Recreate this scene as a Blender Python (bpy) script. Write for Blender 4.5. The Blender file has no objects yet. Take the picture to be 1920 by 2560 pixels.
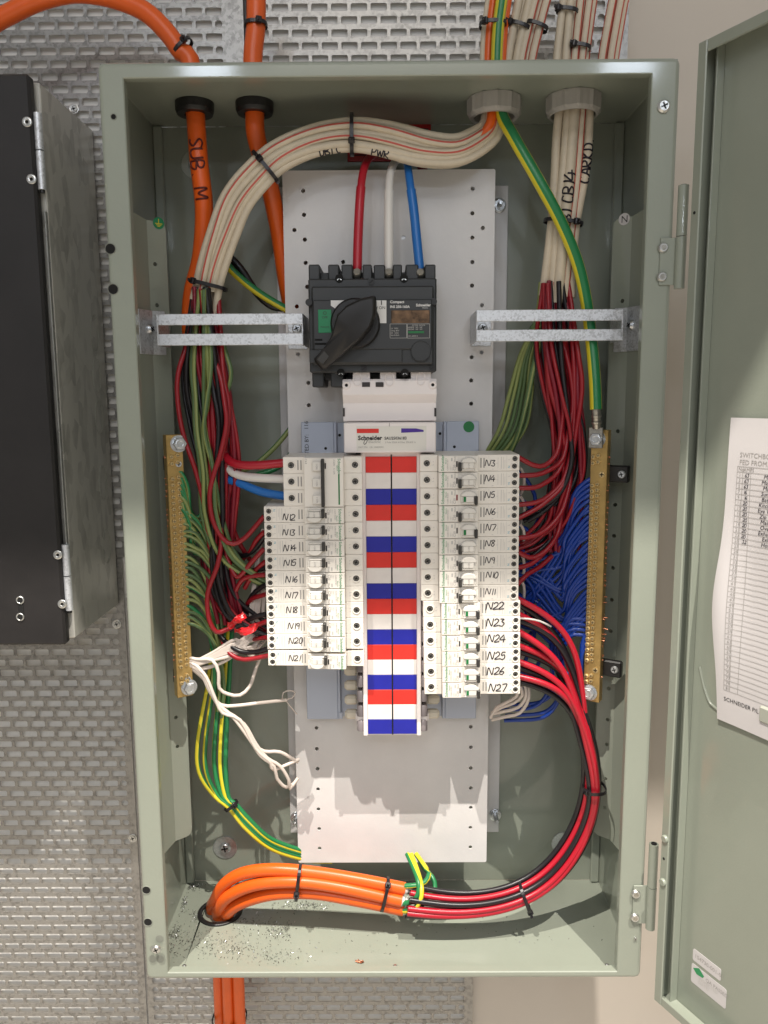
import bpy, math, random
import numpy as np
from mathutils import Vector, Matrix
from mathutils.geometry import tessellate_polygon
random.seed(7)
SC = bpy.context.scene
COL = SC.collection

# ------------------------------------------------------------------ camera
S = 0.94
CAMP = np.array([-0.00257, -1.08429, 0.70183]) * S
_p, _y, _r, FPX = 0.14486, -0.00553, -0.00642, 2008.38
cp, sp, cy, sy, cr, sr = math.cos(_p), math.sin(_p), math.cos(_y), math.sin(_y), math.cos(_r), math.sin(_r)
FW = np.array([sy*cp, cy*cp, -sp]); RI = np.array([cy, -sy, 0.0]); UP = np.cross(RI, FW)
RI, UP = cr*RI + sr*UP, -sr*RI + cr*UP
cam_d = bpy.data.cameras.new("camera"); cam = bpy.data.objects.new("camera", cam_d); COL.objects.link(cam)
cam.matrix_world = Matrix(((RI[0], UP[0], -FW[0], CAMP[0]), (RI[1], UP[1], -FW[1], CAMP[1]), (RI[2], UP[2], -FW[2], CAMP[2]), (0, 0, 0, 1)))
cam_d.sensor_fit = 'VERTICAL'; cam_d.sensor_height = 32.0; cam_d.lens = 32.0*FPX/2560.0
cam_d.clip_start = 0.02; cam_d.clip_end = 50
SC.camera = cam

# ------------------------------------------------------------------ world, lamps, exposure
wd = bpy.data.worlds.new("World"); SC.world = wd; wd.use_nodes = True
bg = wd.node_tree.nodes["Background"]; bg.inputs[0].default_value = (1.0, 0.975, 0.94, 1); bg.inputs[1].default_value = 0.275
def spot(name, loc, tgt, power, radius, col, ang=110):
    l = bpy.data.lights.new(name, 'SPOT'); l.energy = power; l.shadow_soft_size = radius; l.color = col
    l.spot_size = math.radians(ang); l.spot_blend = 0.6
    o = bpy.data.objects.new(name, l); COL.objects.link(o); o.location = loc
    o.rotation_euler = (Vector(tgt)-Vector(loc)).to_track_quat('-Z', 'Y').to_euler()
spot("downlight", (0.90, -1.80, 3.900), (0.0, -0.1, 0.2), 600, 0.013, (1.0, 0.93, 0.84))
spot("downlight", (-0.90, -1.80, 3.900), (0.0, -0.1, 0.2), 600, 0.013, (1.0, 0.93, 0.84))
def area(name, loc, tgt, power, size, col):
    l = bpy.data.lights.new(name, 'AREA'); l.energy = power; l.size = size; l.color = col
    o = bpy.data.objects.new(name, l); COL.objects.link(o); o.location = loc
    o.rotation_euler = (Vector(tgt)-Vector(loc)).to_track_quat('-Z', 'Y').to_euler()
area("added_fill", (0.0, -2.7, 2.45), (0, 0, 0.6), 10.0, 1.0, (1.0, 0.94, 0.87))  # broad soft fill added to brighten the cabinet, no such panel is seen
area("corridor_lamp", (0.42, -3.2, 1.42), (0, 0, 0.6), 2.0, 0.10, (0.80, 0.88, 1.0))
area("corridor_lamp", (-0.42, -3.2, 1.42), (0, 0, 0.6), 2.0, 0.10, (0.80, 0.88, 1.0))
area("corridor_lamp", (-0.80, -3.2, 2.15), (0, 0, 0.8), 3.6, 0.22, (0.78, 0.87, 1.0))
area("corridor_lamp", (1.08, -3.2, 2.15), (0, 0, 0.8), 3.6, 0.22, (0.78, 0.87, 1.0))
SC.view_settings.view_transform = 'Standard'; SC.view_settings.look = 'None'
SC.view_settings.exposure = 0.4; SC.view_settings.gamma = 1.0

# ------------------------------------------------------------------ authoring helpers
def ray(px, py): return FW + RI*((px-960)/FPX) - UP*((py-1280)/FPX)
def P(px, py, Y):
    d = ray(px, py); return CAMP + d*((Y-CAMP[1])/d[1])
def PZ(px, py, Z):
    d = ray(px, py); return CAMP + d*((Z-CAMP[2])/d[2])

MATS = {}
def mat(name, col, rough=0.5, metal=0.0, bump=0.0, bscale=700.0, vary=0.0, vscale=30.0, coat=0.0, spec=0.5, sss=0.0, vary2=None, detail=2.0):
    m = bpy.data.materials.new(name); m.use_nodes = True
    nt = m.node_tree; b = nt.nodes["Principled BSDF"]
    b.inputs["Base Color"].default_value = (*col, 1); b.inputs["Roughness"].default_value = rough
    b.inputs["Metallic"].default_value = metal; b.inputs["Specular IOR Level"].default_value = spec
    b.inputs["Coat Weight"].default_value = coat; b.inputs["Coat Roughness"].default_value = 0.085
    tc = nt.nodes.new("ShaderNodeTexCoord")
    if vary > 0:
        n = nt.nodes.new("ShaderNodeTexNoise"); n.inputs["Scale"].default_value = vscale; n.inputs["Detail"].default_value = 6
        n.inputs["Roughness"].default_value = 0.65
        nt.links.new(tc.outputs["Object"], n.inputs["Vector"])
        r = nt.nodes.new("ShaderNodeValToRGB"); r.color_ramp.elements[0].position = 0.3; r.color_ramp.elements[1].position = 0.7
        lo = tuple(c*(1-vary) for c in col) if vary2 is None else vary2
        r.color_ramp.elements[0].color = (*lo, 1); r.color_ramp.elements[1].color = (*[min(1, c*(1+vary*0.5)) for c in col], 1)
        nt.links.new(n.outputs["Fac"], r.inputs[0]); nt.links.new(r.outputs[0], b.inputs["Base Color"])
        rr = nt.nodes.new("ShaderNodeMapRange"); rr.inputs[3].default_value = rough*0.85; rr.inputs[4].default_value = min(1, rough*1.2)
        nt.links.new(n.outputs["Fac"], rr.inputs[0]); nt.links.new(rr.outputs[0], b.inputs["Roughness"])
    if bump > 0:
        n2 = nt.nodes.new("ShaderNodeTexNoise"); n2.inputs["Scale"].default_value = bscale; n2.inputs["Detail"].default_value = detail
        nt.links.new(tc.outputs["Object"], n2.inputs["Vector"])
        bp = nt.nodes.new("ShaderNodeBump"); bp.inputs["Strength"].default_value = bump; bp.inputs["Distance"].default_value = 0.0004
        nt.links.new(n2.outputs["Fac"], bp.inputs["Height"]); nt.links.new(bp.outputs[0], b.inputs["Normal"])
    MATS[name] = m
    return m
def galv(name, c0, c1, rough, scale, metal=0.75, stretch=(1, 1, 1)):
    m = bpy.data.materials.new(name); m.use_nodes = True; nt = m.node_tree; b = nt.nodes["Principled BSDF"]
    tc = nt.nodes.new("ShaderNodeTexCoord"); mp = nt.nodes.new("ShaderNodeMapping"); mp.inputs["Scale"].default_value = stretch
    nt.links.new(tc.outputs["Object"], mp.inputs["Vector"])
    v = nt.nodes.new("ShaderNodeTexVoronoi"); v.inputs["Scale"].default_value = scale
    n = nt.nodes.new("ShaderNodeTexNoise"); n.inputs["Scale"].default_value = scale*0.25; n.inputs["Detail"].default_value = 8; n.inputs["Roughness"].default_value = 0.7
    n3 = nt.nodes.new("ShaderNodeTexNoise"); n3.inputs["Scale"].default_value = 5; n3.inputs["Detail"].default_value = 4
    for q in (v, n, n3): nt.links.new(mp.outputs[0], q.inputs["Vector"])
    sep = nt.nodes.new("ShaderNodeSeparateColor"); nt.links.new(v.outputs["Color"], sep.inputs[0])
    a = nt.nodes.new("ShaderNodeMath"); a.operation = 'MULTIPLY_ADD'; a.inputs[1].default_value = 0.4
    nt.links.new(sep.outputs[0], a.inputs[0]); nt.links.new(n.outputs["Fac"], a.inputs[2])
    a2 = nt.nodes.new("ShaderNodeMath"); a2.operation = 'MULTIPLY_ADD'; a2.inputs[1].default_value = 0.5
    nt.links.new(n3.outputs["Fac"], a2.inputs[0]); nt.links.new(a.outputs[0], a2.inputs[2])
    r = nt.nodes.new("ShaderNodeValToRGB"); r.color_ramp.elements[0].position = 0.6; r.color_ramp.elements[1].position = 1.25 if False else 1.0
    r.color_ramp.elements[0].color = (*c0, 1); r.color_ramp.elements[1].color = (*c1, 1)
    nt.links.new(a2.outputs[0], r.inputs[0]); nt.links.new(r.outputs[0], b.inputs["Base Color"])
    b.inputs["Metallic"].default_value = metal; b.inputs["Roughness"].default_value = rough
    bp = nt.nodes.new("ShaderNodeBump"); bp.inputs["Strength"].default_value = 0.15; bp.inputs["Distance"].default_value = 0.0003
    nt.links.new(sep.outputs[1], bp.inputs["Height"]); nt.links.new(bp.outputs[0], b.inputs["Normal"])
    MATS[name] = m; return m

mat("paint_green", (0.282, 0.308, 0.254), 0.38, bump=0.32, bscale=420, vary=0.06, vscale=6, spec=0.5, coat=0.6)
mat("paint_white", (0.665, 0.65, 0.642), 0.32, bump=0.22, bscale=420, vary=0.07, vscale=14)
mat("plaster", (0.61, 0.55, 0.48), 0.85, bump=0.25, bscale=90, vary=0.05, vscale=3, detail=6)
mat("floor_vinyl", (0.52, 0.48, 0.42), 0.6, vary=0.06)
mat("header_paint", (0.6, 0.57, 0.53), 0.8, vary=0.04)
mat("wall_behind", (0.86, 0.84, 0.80), 0.8, vary=0.04, vscale=8)
galv("sheet_steel", (0.165, 0.16, 0.153), (0.32, 0.311, 0.296), 0.33, 300, metal=0.6)
galv("galvanised", (0.42, 0.43, 0.44), (0.72, 0.74, 0.77), 0.42, 520, metal=0.55)
galv("box_zinc", (0.34, 0.335, 0.305), (0.60, 0.59, 0.54), 0.42, 90, metal=0.3, stretch=(1, 1, 0.5))
mat("black_panel", (0.016, 0.014, 0.014), 0.5, bump=0.2, bscale=1200, vary=0.45, vscale=9)
mat("zinc_bright", (0.62, 0.62, 0.60), 0.28, 0.9, vary=0.15, vscale=150)
mat("bolt_zinc", (0.66, 0.68, 0.70), 0.3, 0.85, vary=0.25, vscale=220, bump=0.2, bscale=500)
mat("copper", (0.62, 0.26, 0.15), 0.35, 0.8)
mat("brass", (0.50, 0.335, 0.12), 0.36, 0.6, vary=0.25, vscale=70, bump=0.12, bscale=260)
mat("brass_screw", (0.74, 0.55, 0.26), 0.26, 0.6, vary=0.3, vscale=200)
mat("breaker_plastic", (0.83, 0.785, 0.72), 0.42, vary=0.02, vscale=40)
mat("breaker_side", (0.50, 0.49, 0.46), 0.5)
mat("rocker_white", (0.74, 0.71, 0.66), 0.3)
mat("cover_plastic", (0.85, 0.79, 0.775), 0.42, vary=0.02, vscale=30)
mat("label_print_ground", (0.74, 0.715, 0.66), 0.5)
mat("charcoal_plastic", (0.032, 0.034, 0.036), 0.42, bump=0.12, bscale=1500, vary=0.06, vscale=60)
mat("black_plastic", (0.012, 0.011, 0.011), 0.4, vary=0.1, vscale=60)
mat("toggle_black", (0.035, 0.033, 0.030), 0.45)
mat("tie_black", (0.012, 0.010, 0.012), 0.3)
mat("hole_dark", (0.006, 0.006, 0.006), 0.9)
mat("screw_dark", (0.20, 0.19, 0.175), 0.4, 0.7, vary=0.5, vscale=400)
mat("grey_plastic", (0.40, 0.385, 0.36), 0.45, vary=0.04)
mat("tongue_grey", (0.20, 0.175, 0.18), 0.45)
mat("tag_beige", (0.66, 0.61, 0.51), 0.5)
mat("tray_blue", (0.43, 0.47, 0.56), 0.33, 0.1, vary=0.04, vscale=10)
mat("print_green", (0.03, 0.27, 0.10), 0.5)
mat("print_black", (0.015, 0.014, 0.014), 0.6)
mat("print_grey", (0.33, 0.315, 0.30), 0.6)
mat("print_light", (0.52, 0.505, 0.48), 0.6)
mat("print_blue", (0.12, 0.42, 0.55), 0.6)
mat("print_white", (0.75, 0.74, 0.72), 0.6)
mat("ink", (0.010, 0.006, 0.014), 0.5)
mat("marker_red", (0.10, 0.008, 0.006), 0.5)
mat("phase_red", (0.70, 0.030, 0.020), 0.45, vary=0.07, vscale=45, bump=0.12, bscale=900)
mat("phase_white", (0.80, 0.755, 0.72), 0.45, vary=0.07, vscale=45, bump=0.12, bscale=900)
mat("phase_blue", (0.012, 0.016, 0.33), 0.4, vary=0.07, vscale=45, bump=0.12, bscale=900)
mat("phase_purple", (0.06, 0.02, 0.28), 0.45)
mat("status_red", (0.22, 0.006, 0.012), 0.4)
mat("dark_slot", (0.035, 0.03, 0.03), 0.6)
mat("flag_green", (0.01, 0.17, 0.045), 0.45)
mat("isolator_green", (0.010, 0.22, 0.085), 0.4)
mat("sticker_clear", (0.44, 0.45, 0.50), 0.15)
mat("foil", (0.28, 0.17, 0.10), 0.12, 0.6, vary=0.9, vscale=60, vary2=(0.02, 0.02, 0.02))
mat("paper", (0.60, 0.575, 0.575), 0.75, vary=0.02, vscale=10)
mat("holder_plastic", (0.38, 0.395, 0.34), 0.35)
mat("sign_red", (0.42, 0.012, 0.012), 0.35)
mat("pvc_red", (0.29, 0.010, 0.017), 0.32, vary=0.08, vscale=40)
mat("pvc_tail_red", (0.42, 0.010, 0.024), 0.30)
mat("pvc_black", (0.012, 0.010, 0.012), 0.32)
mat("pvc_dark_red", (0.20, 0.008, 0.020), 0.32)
mat("pvc_blue", (0.006, 0.040, 0.27), 0.32)
mat("pvc_tail_blue", (0.012, 0.14, 0.46), 0.32)
mat("pvc_green", (0.018, 0.19, 0.062), 0.33)
mat("pvc_yellow", (0.66, 0.56, 0.03), 0.33)
mat("pvc_lime", (0.23, 0.275, 0.09), 0.36)
mat("pvc_green_shaded", (0.085, 0.145, 0.055), 0.36)  # earth wire green toned paler to imitate wires hanging in shade
mat("pvc_orange", (0.78, 0.115, 0.010), 0.34, vary=0.05, vscale=60)
mat("pvc_beige", (0.66, 0.58, 0.52), 0.38)
mat("pvc_white", (0.70, 0.67, 0.63), 0.38)
mat("sheath", (0.60, 0.515, 0.39), 0.5, vary=0.08, vscale=120, bump=0.08, bscale=900)
mat("sheath_stripe", (0.50, 0.085, 0.06), 0.5)
mat("lug", (0.45, 0.43, 0.38), 0.3, 0.85, vary=0.35, vscale=250)
mat("tape_red", (0.60, 0.02, 0.025), 0.25)
mat("swarf_metal", (0.10, 0.095, 0.085), 0.35, 0.6, vary=0.8, vscale=500)
mat("bare_touchup", (0.225, 0.235, 0.20), 0.45)

class MB:
    """collects faces of one mesh"""
    def __init__(s): s.v = []; s.f = []; s.m = []; s.sm = []; s.mats = []; s.T = None
    def mi(s, name):
        if name not in s.mats: s.mats.append(name)
        return s.mats.index(name)
    def add(s, vs, fs, m, smooth=False):
        b = len(s.v)
        for v in vs:
            v = (float(v[0]), float(v[1]), float(v[2]))
            if s.T is not None: v = s.T(v)
            s.v.append(v)
        ms = m if isinstance(m, list) else None
        for i, f in enumerate(fs):
            s.f.append([b+k for k in f]); s.m.append(s.mi(ms[i] if ms else m)); s.sm.append(smooth)
    def box(s, lo, hi, m, ch=0.0, axes=None, org=(0, 0, 0)):
        """box from lo to hi, chamfered; axes = 3 world axes for local x,y,z"""
        lo2 = [min(a, b) for a, b in zip(lo, hi)]; hi2 = [max(a, b) for a, b in zip(lo, hi)]
        ch = min(ch, *(0.45*(h-l) for l, h in zip(lo2, hi2)))
        if ch <= 0:
            vs = [(x, y, z) for x in (lo2[0], hi2[0]) for y in (lo2[1], hi2[1]) for z in (lo2[2], hi2[2])]
            fs = [(0, 1, 3, 2), (4, 6, 7, 5), (0, 4, 5, 1), (2, 3, 7, 6), (0, 2, 6, 4), (1, 5, 7, 3)]
        else:
            vs = []; idx = {}
            for i in (0, 1):
                for j in (0, 1):
                    for k in (0, 1):
                        c = [hi2[0] if i else lo2[0], hi2[1] if j else lo2[1], hi2[2] if k else lo2[2]]
                        d = [-ch if i else ch, -ch if j else ch, -ch if k else ch]
                        for a in range(3):
                            q = list(c)
                            for b in range(3):
                                if b != a: q[b] += d[b]
                            idx[(i, j, k, a)] = len(vs); vs.append(q)
            fs = []
            for a in range(3):
                b, c = (a+1) % 3, (a+2) % 3
                for e in (0, 1):
                    loop = []
                    for (p, q) in ((0, 0), (1, 0), (1, 1), (0, 1)):
                        ijk = [0, 0, 0]; ijk[a] = e; ijk[b] = p; ijk[c] = q
                        loop.append(idx[(*ijk, a)])
                    fs.append(loop if e else loop[::-1])
                # edges parallel to axis a
                for (p, q) in ((0, 0), (1, 0), (1, 1), (0, 1)):
                    i0 = [0, 0, 0]; i1 = [0, 0, 0]; i0[a] = 0; i1[a] = 1
                    for t in (i0, i1): t[b] = p; t[c] = q
                    fs.append([idx[(*i0, b)], idx[(*i1, b)], idx[(*i1, c)], idx[(*i0, c)]])
            for i in (0, 1):
                for j in (0, 1):
                    for k in (0, 1): fs.append([idx[(i, j, k, a)] for a in range(3)])
        if axes is not None:
            ax = [np.array(a) for a in axes]; o = np.array(org)
            vs = [o + ax[0]*v[0] + ax[1]*v[1] + ax[2]*v[2] for v in vs]
        s.add(vs, fs, m)
    def cyl(s, c, d, r, h, m, n=16, r2=None, smooth=True, cap=True, ch=0.0, capm=None):
        """cylinder from c along d for length h"""
        c = np.array(c, float); d = np.array(d, float); d /= np.linalg.norm(d)
        a = np.cross(d, (0, 0, 1)) if abs(d[2]) < 0.9 else np.cross(d, (1, 0, 0)); a /= np.linalg.norm(a); b = np.cross(d, a)
        r2 = r if r2 is None else r2
        rings = [(0, r), (h, r2)] if ch <= 0 else [(0, r), (h-ch, r2), (h, r2-ch)]
        vs = []; fs = []
        for (t, rr) in rings:
            for i in range(n):
                w = 2*math.pi*i/n; vs.append(c + d*t + a*(rr*math.cos(w)) + b*(rr*math.sin(w)))
        for k in range(len(rings)-1):
            for i in range(n):
                j = (i+1) % n; fs.append((k*n+i, k*n+j, (k+1)*n+j, (k+1)*n+i))
        s.add(vs, fs, m, smooth)
        if cap:
            s.add(vs[:n], [tuple(range(n))[::-1]], m); s.add(vs[-n:], [tuple(range(n))], capm or m)
    def ring(s, c, d, r0, r1, h, m, n=20):
        """annulus of inner r0, outer r1 raised h along d"""
        c = np.array(c, float); d = np.array(d, float); d /= np.linalg.norm(d)
        a = np.cross(d, (0, 0, 1)) if abs(d[2]) < 0.9 else np.cross(d, (1, 0, 0)); a /= np.linalg.norm(a); b = np.cross(d, a)
        vs = []; fs = []
        e = min(h, (r1-r0))*0.35
        prof = [(r1, 0), (r1, h-e), (r1-e, h), (r0+e, h), (r0, h-e), (r0, 0)]
        for (rr, t) in prof:
            for i in range(n):
                w = 2*math.pi*i/n; vs.append(c + d*t + a*(rr*math.cos(w)) + b*(rr*math.sin(w)))
        for k in range(len(prof)-1):
            for i in range(n):
                j = (i+1) % n; fs.append((k*n+i, k*n+j, (k+1)*n+j, (k+1)*n+i))
        s.add(vs, fs, m, True)
    def plate(s, outer, holes, t, m, axes, org, hole_m=None):
        """flat plate: outline and holes as 2D loops, thickness t along -axes[2]... front face at org"""
        u, v, w = [np.array(a, float) for a in axes]; o = np.array(org, float)
        loops = [outer]+holes
        tri = tessellate_polygon([[Vector((p[0], p[1], 0)) for p in l] for l in loops])
        flat = [p for l in loops for p in l]
        F = [o+u*p[0]+v*p[1] for p in flat]; B = [q+w*t for q in F]
        s.add(F, [tuple(x) for x in tri], m); s.add(B, [tuple(x)[::-1] for x in tri], m)
        base = 0
        for li, l in enumerate(loops):
            n = len(l); vs = F[base:base+n]+B[base:base+n]
            s.add(vs, [(i, (i+1) % n, n+(i+1) % n, n+i) for i in range(n)], m if li == 0 else (hole_m or m)); base += n
    def tube(s, pts, r, m, n=8, pattern=None, phase=0.0, cap=True, step=None, taper=None):
        pts = np.array(pts, float)
        T = np.gradient(pts, axis=0); T /= np.maximum(np.linalg.norm(T, axis=1), 1e-9)[:, None]
        vs = []; prev = None
        for k in range(len(pts)):
            t = T[k]; ref = np.array([0, -1.0, 0]); a = ref - t*(ref@t); L = np.linalg.norm(a)
            if L < 0.35 and prev is not None: a = prev - t*(prev@t)
            elif L < 0.05: a = np.array([0, 0, 1.0]) - t*t[2]
            a /= np.linalg.norm(a)
            if prev is not None and a@prev < 0: pass
            prev = a; b = np.cross(t, a); rr = r if taper is None else r*taper[k]
            for i in range(n):
                w = 2*math.pi*(i+phase)/n
                vs.append(pts[k] + a*(rr*math.cos(w)) + b*(rr*math.sin(w)))
        fs = []; ms = []
        for k in range(len(pts)-1):
            for i in range(n):
                j = (i+1) % n; fs.append((k*n+i, k*n+j, (k+1)*n+j, (k+1)*n+i)); ms.append(pattern[i] if pattern else m)
        s.add(vs, fs, ms, True)
        if cap:
            s.add(vs[:n], [tuple(range(n))[::-1]], m); s.add(vs[-n:], [tuple(range(n))], m)
    def mesh(s, name):
        me = bpy.data.meshes.new(name); me.from_pydata(s.v, [], s.f)
        for q in s.mats: me.materials.append(MATS[q])
        me.polygons.foreach_set("material_index", s.m); me.polygons.foreach_set("use_smooth", s.sm)
        me.update(); return me
    def build(s, name, parent=None): return place(name, s.mesh(name), parent)

def place(name, me, parent=None, loc=None):
    o = bpy.data.objects.new(name, me); COL.objects.link(o)
    if parent is not None: o.parent = parent
    if loc is not None: o.location = loc
    return o
def tag(o, label=None, cat=None, group=None, kind=None):
    if label: o["label"] = label
    if cat: o["category"] = cat
    if group: o["group"] = group
    if kind: o["kind"] = kind
    return o
def thing(name, label, cat, group=None, loc=(0, 0, 0), rotz=0.0):
    o = bpy.data.objects.new(name, None); o.empty_display_size = 0.02; COL.objects.link(o)
    o.location = loc; o.rotation_euler = (0, 0, rotz); return tag(o, label, cat, group)

def spline(ctrl, step=0.006):
    """Catmull-Rom through control points"""
    c = np.array(ctrl, float); c = np.vstack([2*c[0]-c[1], c, 2*c[-1]-c[-2]]); out = []
    for i in range(1, len(c)-2):
        p0, p1, p2, p3 = c[i-1], c[i], c[i+1], c[i+2]; L = np.linalg.norm(p2-p1); n = max(2, int(L/step))
        for k in range(n):
            t = k/n
            out.append(0.5*((2*p1)+(-p0+p2)*t+(2*p0-5*p1+4*p2-p3)*t*t+(-p0+3*p1-3*p2+p3)*t**3))
    out.append(c[-2]); return np.array(out)
def PX3(l): return [P(*q) for q in l]
def offset_path(path, a, b, tw=None):
    """parallel path: a sideways in the plane of the board, b in depth"""
    T = np.gradient(path, axis=0); T /= np.maximum(np.linalg.norm(T, axis=1), 1e-9)[:, None]
    N = np.stack([-T[:, 2], np.zeros(len(T)), T[:, 0]], 1); ln = np.linalg.norm(N, axis=1)
    N = N/np.maximum(ln, 1e-6)[:, None]
    a = np.asarray(a); b = np.asarray(b)
    a = a[:, None] if a.ndim else a; b = b[:, None] if b.ndim else b
    return path + N*a + np.array([0, 1.0, 0])*b

_font = {}
def text_mesh(txt, size, m, axes=((1, 0, 0), (0, 0, 1)), org=(0, 0, 0), align='LEFT', shear=0.0, sx=1.0, bold=0.0, name="lettering"):
    cu = bpy.data.curves.new("t", 'FONT'); cu.body = txt; cu.size = size; cu.align_x = align; cu.shear = shear; cu.resolution_u = 2; cu.offset = bold
    ob = bpy.data.objects.new("t", cu); COL.objects.link(ob)
    dg = bpy.context.evaluated_depsgraph_get(); me = bpy.data.meshes.new_from_object(ob.evaluated_get(dg))
    bpy.data.objects.remove(ob); bpy.data.curves.remove(cu)
    u, v = np.array(axes[0], float), np.array(axes[1], float); o = np.array(org, float)
    for vt in me.vertices:
        q = o+u*(vt.co[0]*sx)+v*vt.co[1]; vt.co = q
    me.materials.clear(); me.materials.append(MATS[m]); me.name = name
    return me
def join_mesh(mb, me, m):
    mb.add([tuple(v.co) for v in me.vertices], [tuple(p.vertices) for p in me.polygons], m); bpy.data.meshes.remove(me)

STROKE = {
 'N': [[(0, 0), (.12, 1), (.62, .05), (.8, 1)]], '1': [[(.25, 0), (.3, 1)]], '2': [[(.05, .78), (.3, 1), (.6, .8), (.45, .45), (0, .03), (.7, .08)]],
 '3': [[(.05, .95), (.55, .95), (.3, .58), (.6, .35), (.4, .02), (.02, .1)]], '4': [[(.45, 1), (0, .35), (.75, .38)], [(.5, .7), (.48, -.05)]],
 '5': [[(.6, 1), (.15, .95), (.1, .55), (.5, .6), (.6, .25), (.35, 0), (.02, .1)]], '6': [[(.5, 1), (.1, .5), (.1, .12), (.4, 0), (.6, .25), (.4, .48), (.12, .3)]],
 '7': [[(0, .95), (.65, .98), (.3, 0)]], '8': [[(.55, .85), (.3, 1), (.08, .78), (.55, .25), (.3, 0), (.05, .22), (.55, .85)]],
 '9': [[(.55, .7), (.3, .5), (.08, .72), (.3, 1), (.55, .85), (.5, 0)]], '0': [[(.3, 1), (.05, .6), (.1, .1), (.4, 0), (.6, .45), (.5, .92), (.3, 1)]],
 'S': [[(.6, .9), (.3, 1), (.08, .75), (.55, .3), (.3, 0), (.02, .12)]], 'U': [[(0, 1), (.08, .15), (.35, 0), (.58, .2), (.62, 1)]],
 'B': [[(.05, 0), (.08, 1), (.5, .9), (.45, .58), (.1, .52), (.6, .35), (.5, .02), (.05, 0)]], 'M': [[(0, 0), (.1, 1), (.38, .3), (.7, 1), (.78, 0)]],
 'D': [[(.05, 0), (.08, 1), (.5, .85), (.6, .4), (.4, .05), (.05, 0)]], 'C': [[(.6, .85), (.3, 1), (.05, .5), (.3, 0), (.6, .12)]],
 'R': [[(.05, 0), (.08, 1), (.5, .85), (.4, .52), (.1, .5), (.6, 0)]], 'P': [[(.05, 0), (.08, 1), (.5, .88), (.45, .5), (.1, .45)]],
 'K': [[(.05, 0), (.08, 1)], [(.55, 1), (.1, .45), (.6, 0)]], 'A': [[(0, 0), (.35, 1), (.62, 0)], [(.15, .4), (.55, .4)]], 'W': [[(0, 1), (.2, 0), (.4, .7), (.6, 0), (.8, 1)]],
 '.': [[(.2, .02), (.26, .0)]], ' ': [], 'I': [[(.2, 0), (.22, 1)]]}
def strokes(mb, txt, org, u, v, size, r, m, slant=0.12, jit=0.04, follow=None):
    x = 0.0; u = np.array(u, float); v = np.array(v, float)
    nrm = np.cross(u, v); o = np.array(org, float)
    for chh in txt:
        wid = 0.38 if chh in '1I. ' else 0.9 if chh in 'NMW' else 0.72
        for st in STROKE.get(chh, []):
            q = []
            for (a, b) in st:
                a += random.uniform(-jit, jit); b += random.uniform(-jit, jit)
                if follow is None: q.append(o+u*((x+a+slant*b)*size)+v*(b*size))
                else: q.append(((x+a)*size, (b-0.5)*size, 0.0))
            p = spline(q, size*0.12)
            if follow is not None: p = np.array([follow(g[0], g[1]) for g in p])
            mb.tube(p, r, m, n=5)
        x += wid

# ------------------------------------------------------------------ setting: wall, cupboard header
w = MB(); w.box((-2.5, 0.0085, -1.3), (2.5, 0.06, 2.4), "plaster")
wall = w.build("wall"); tag(wall, kind="structure")
h = MB(); h.box((-2.2, -1.03, 2.285), (2.2, -1.00, 3.60), "header_paint", 0.002)
hd = h.build("cupboard_header"); tag(hd, kind="structure")
f_ = MB(); f_.box((-3.0, -5.0, -1.10), (3.0, 0.0085, -1.05), "floor_vinyl"); fl_o = f_.build("floor"); tag(fl_o, kind="structure")
# white lining board seen through the holes of the perforated sheets
for (x1, za, zb) in ((0.1120, -0.5, 0.402), (0.2830, 0.4025, 1.4)):
    q = MB(); q.box((-1.0, 0.0065, za), (x1, 0.0083, zb), "wall_behind"); lb = q.build("lining_board"); tag(lb, kind="structure")

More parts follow.
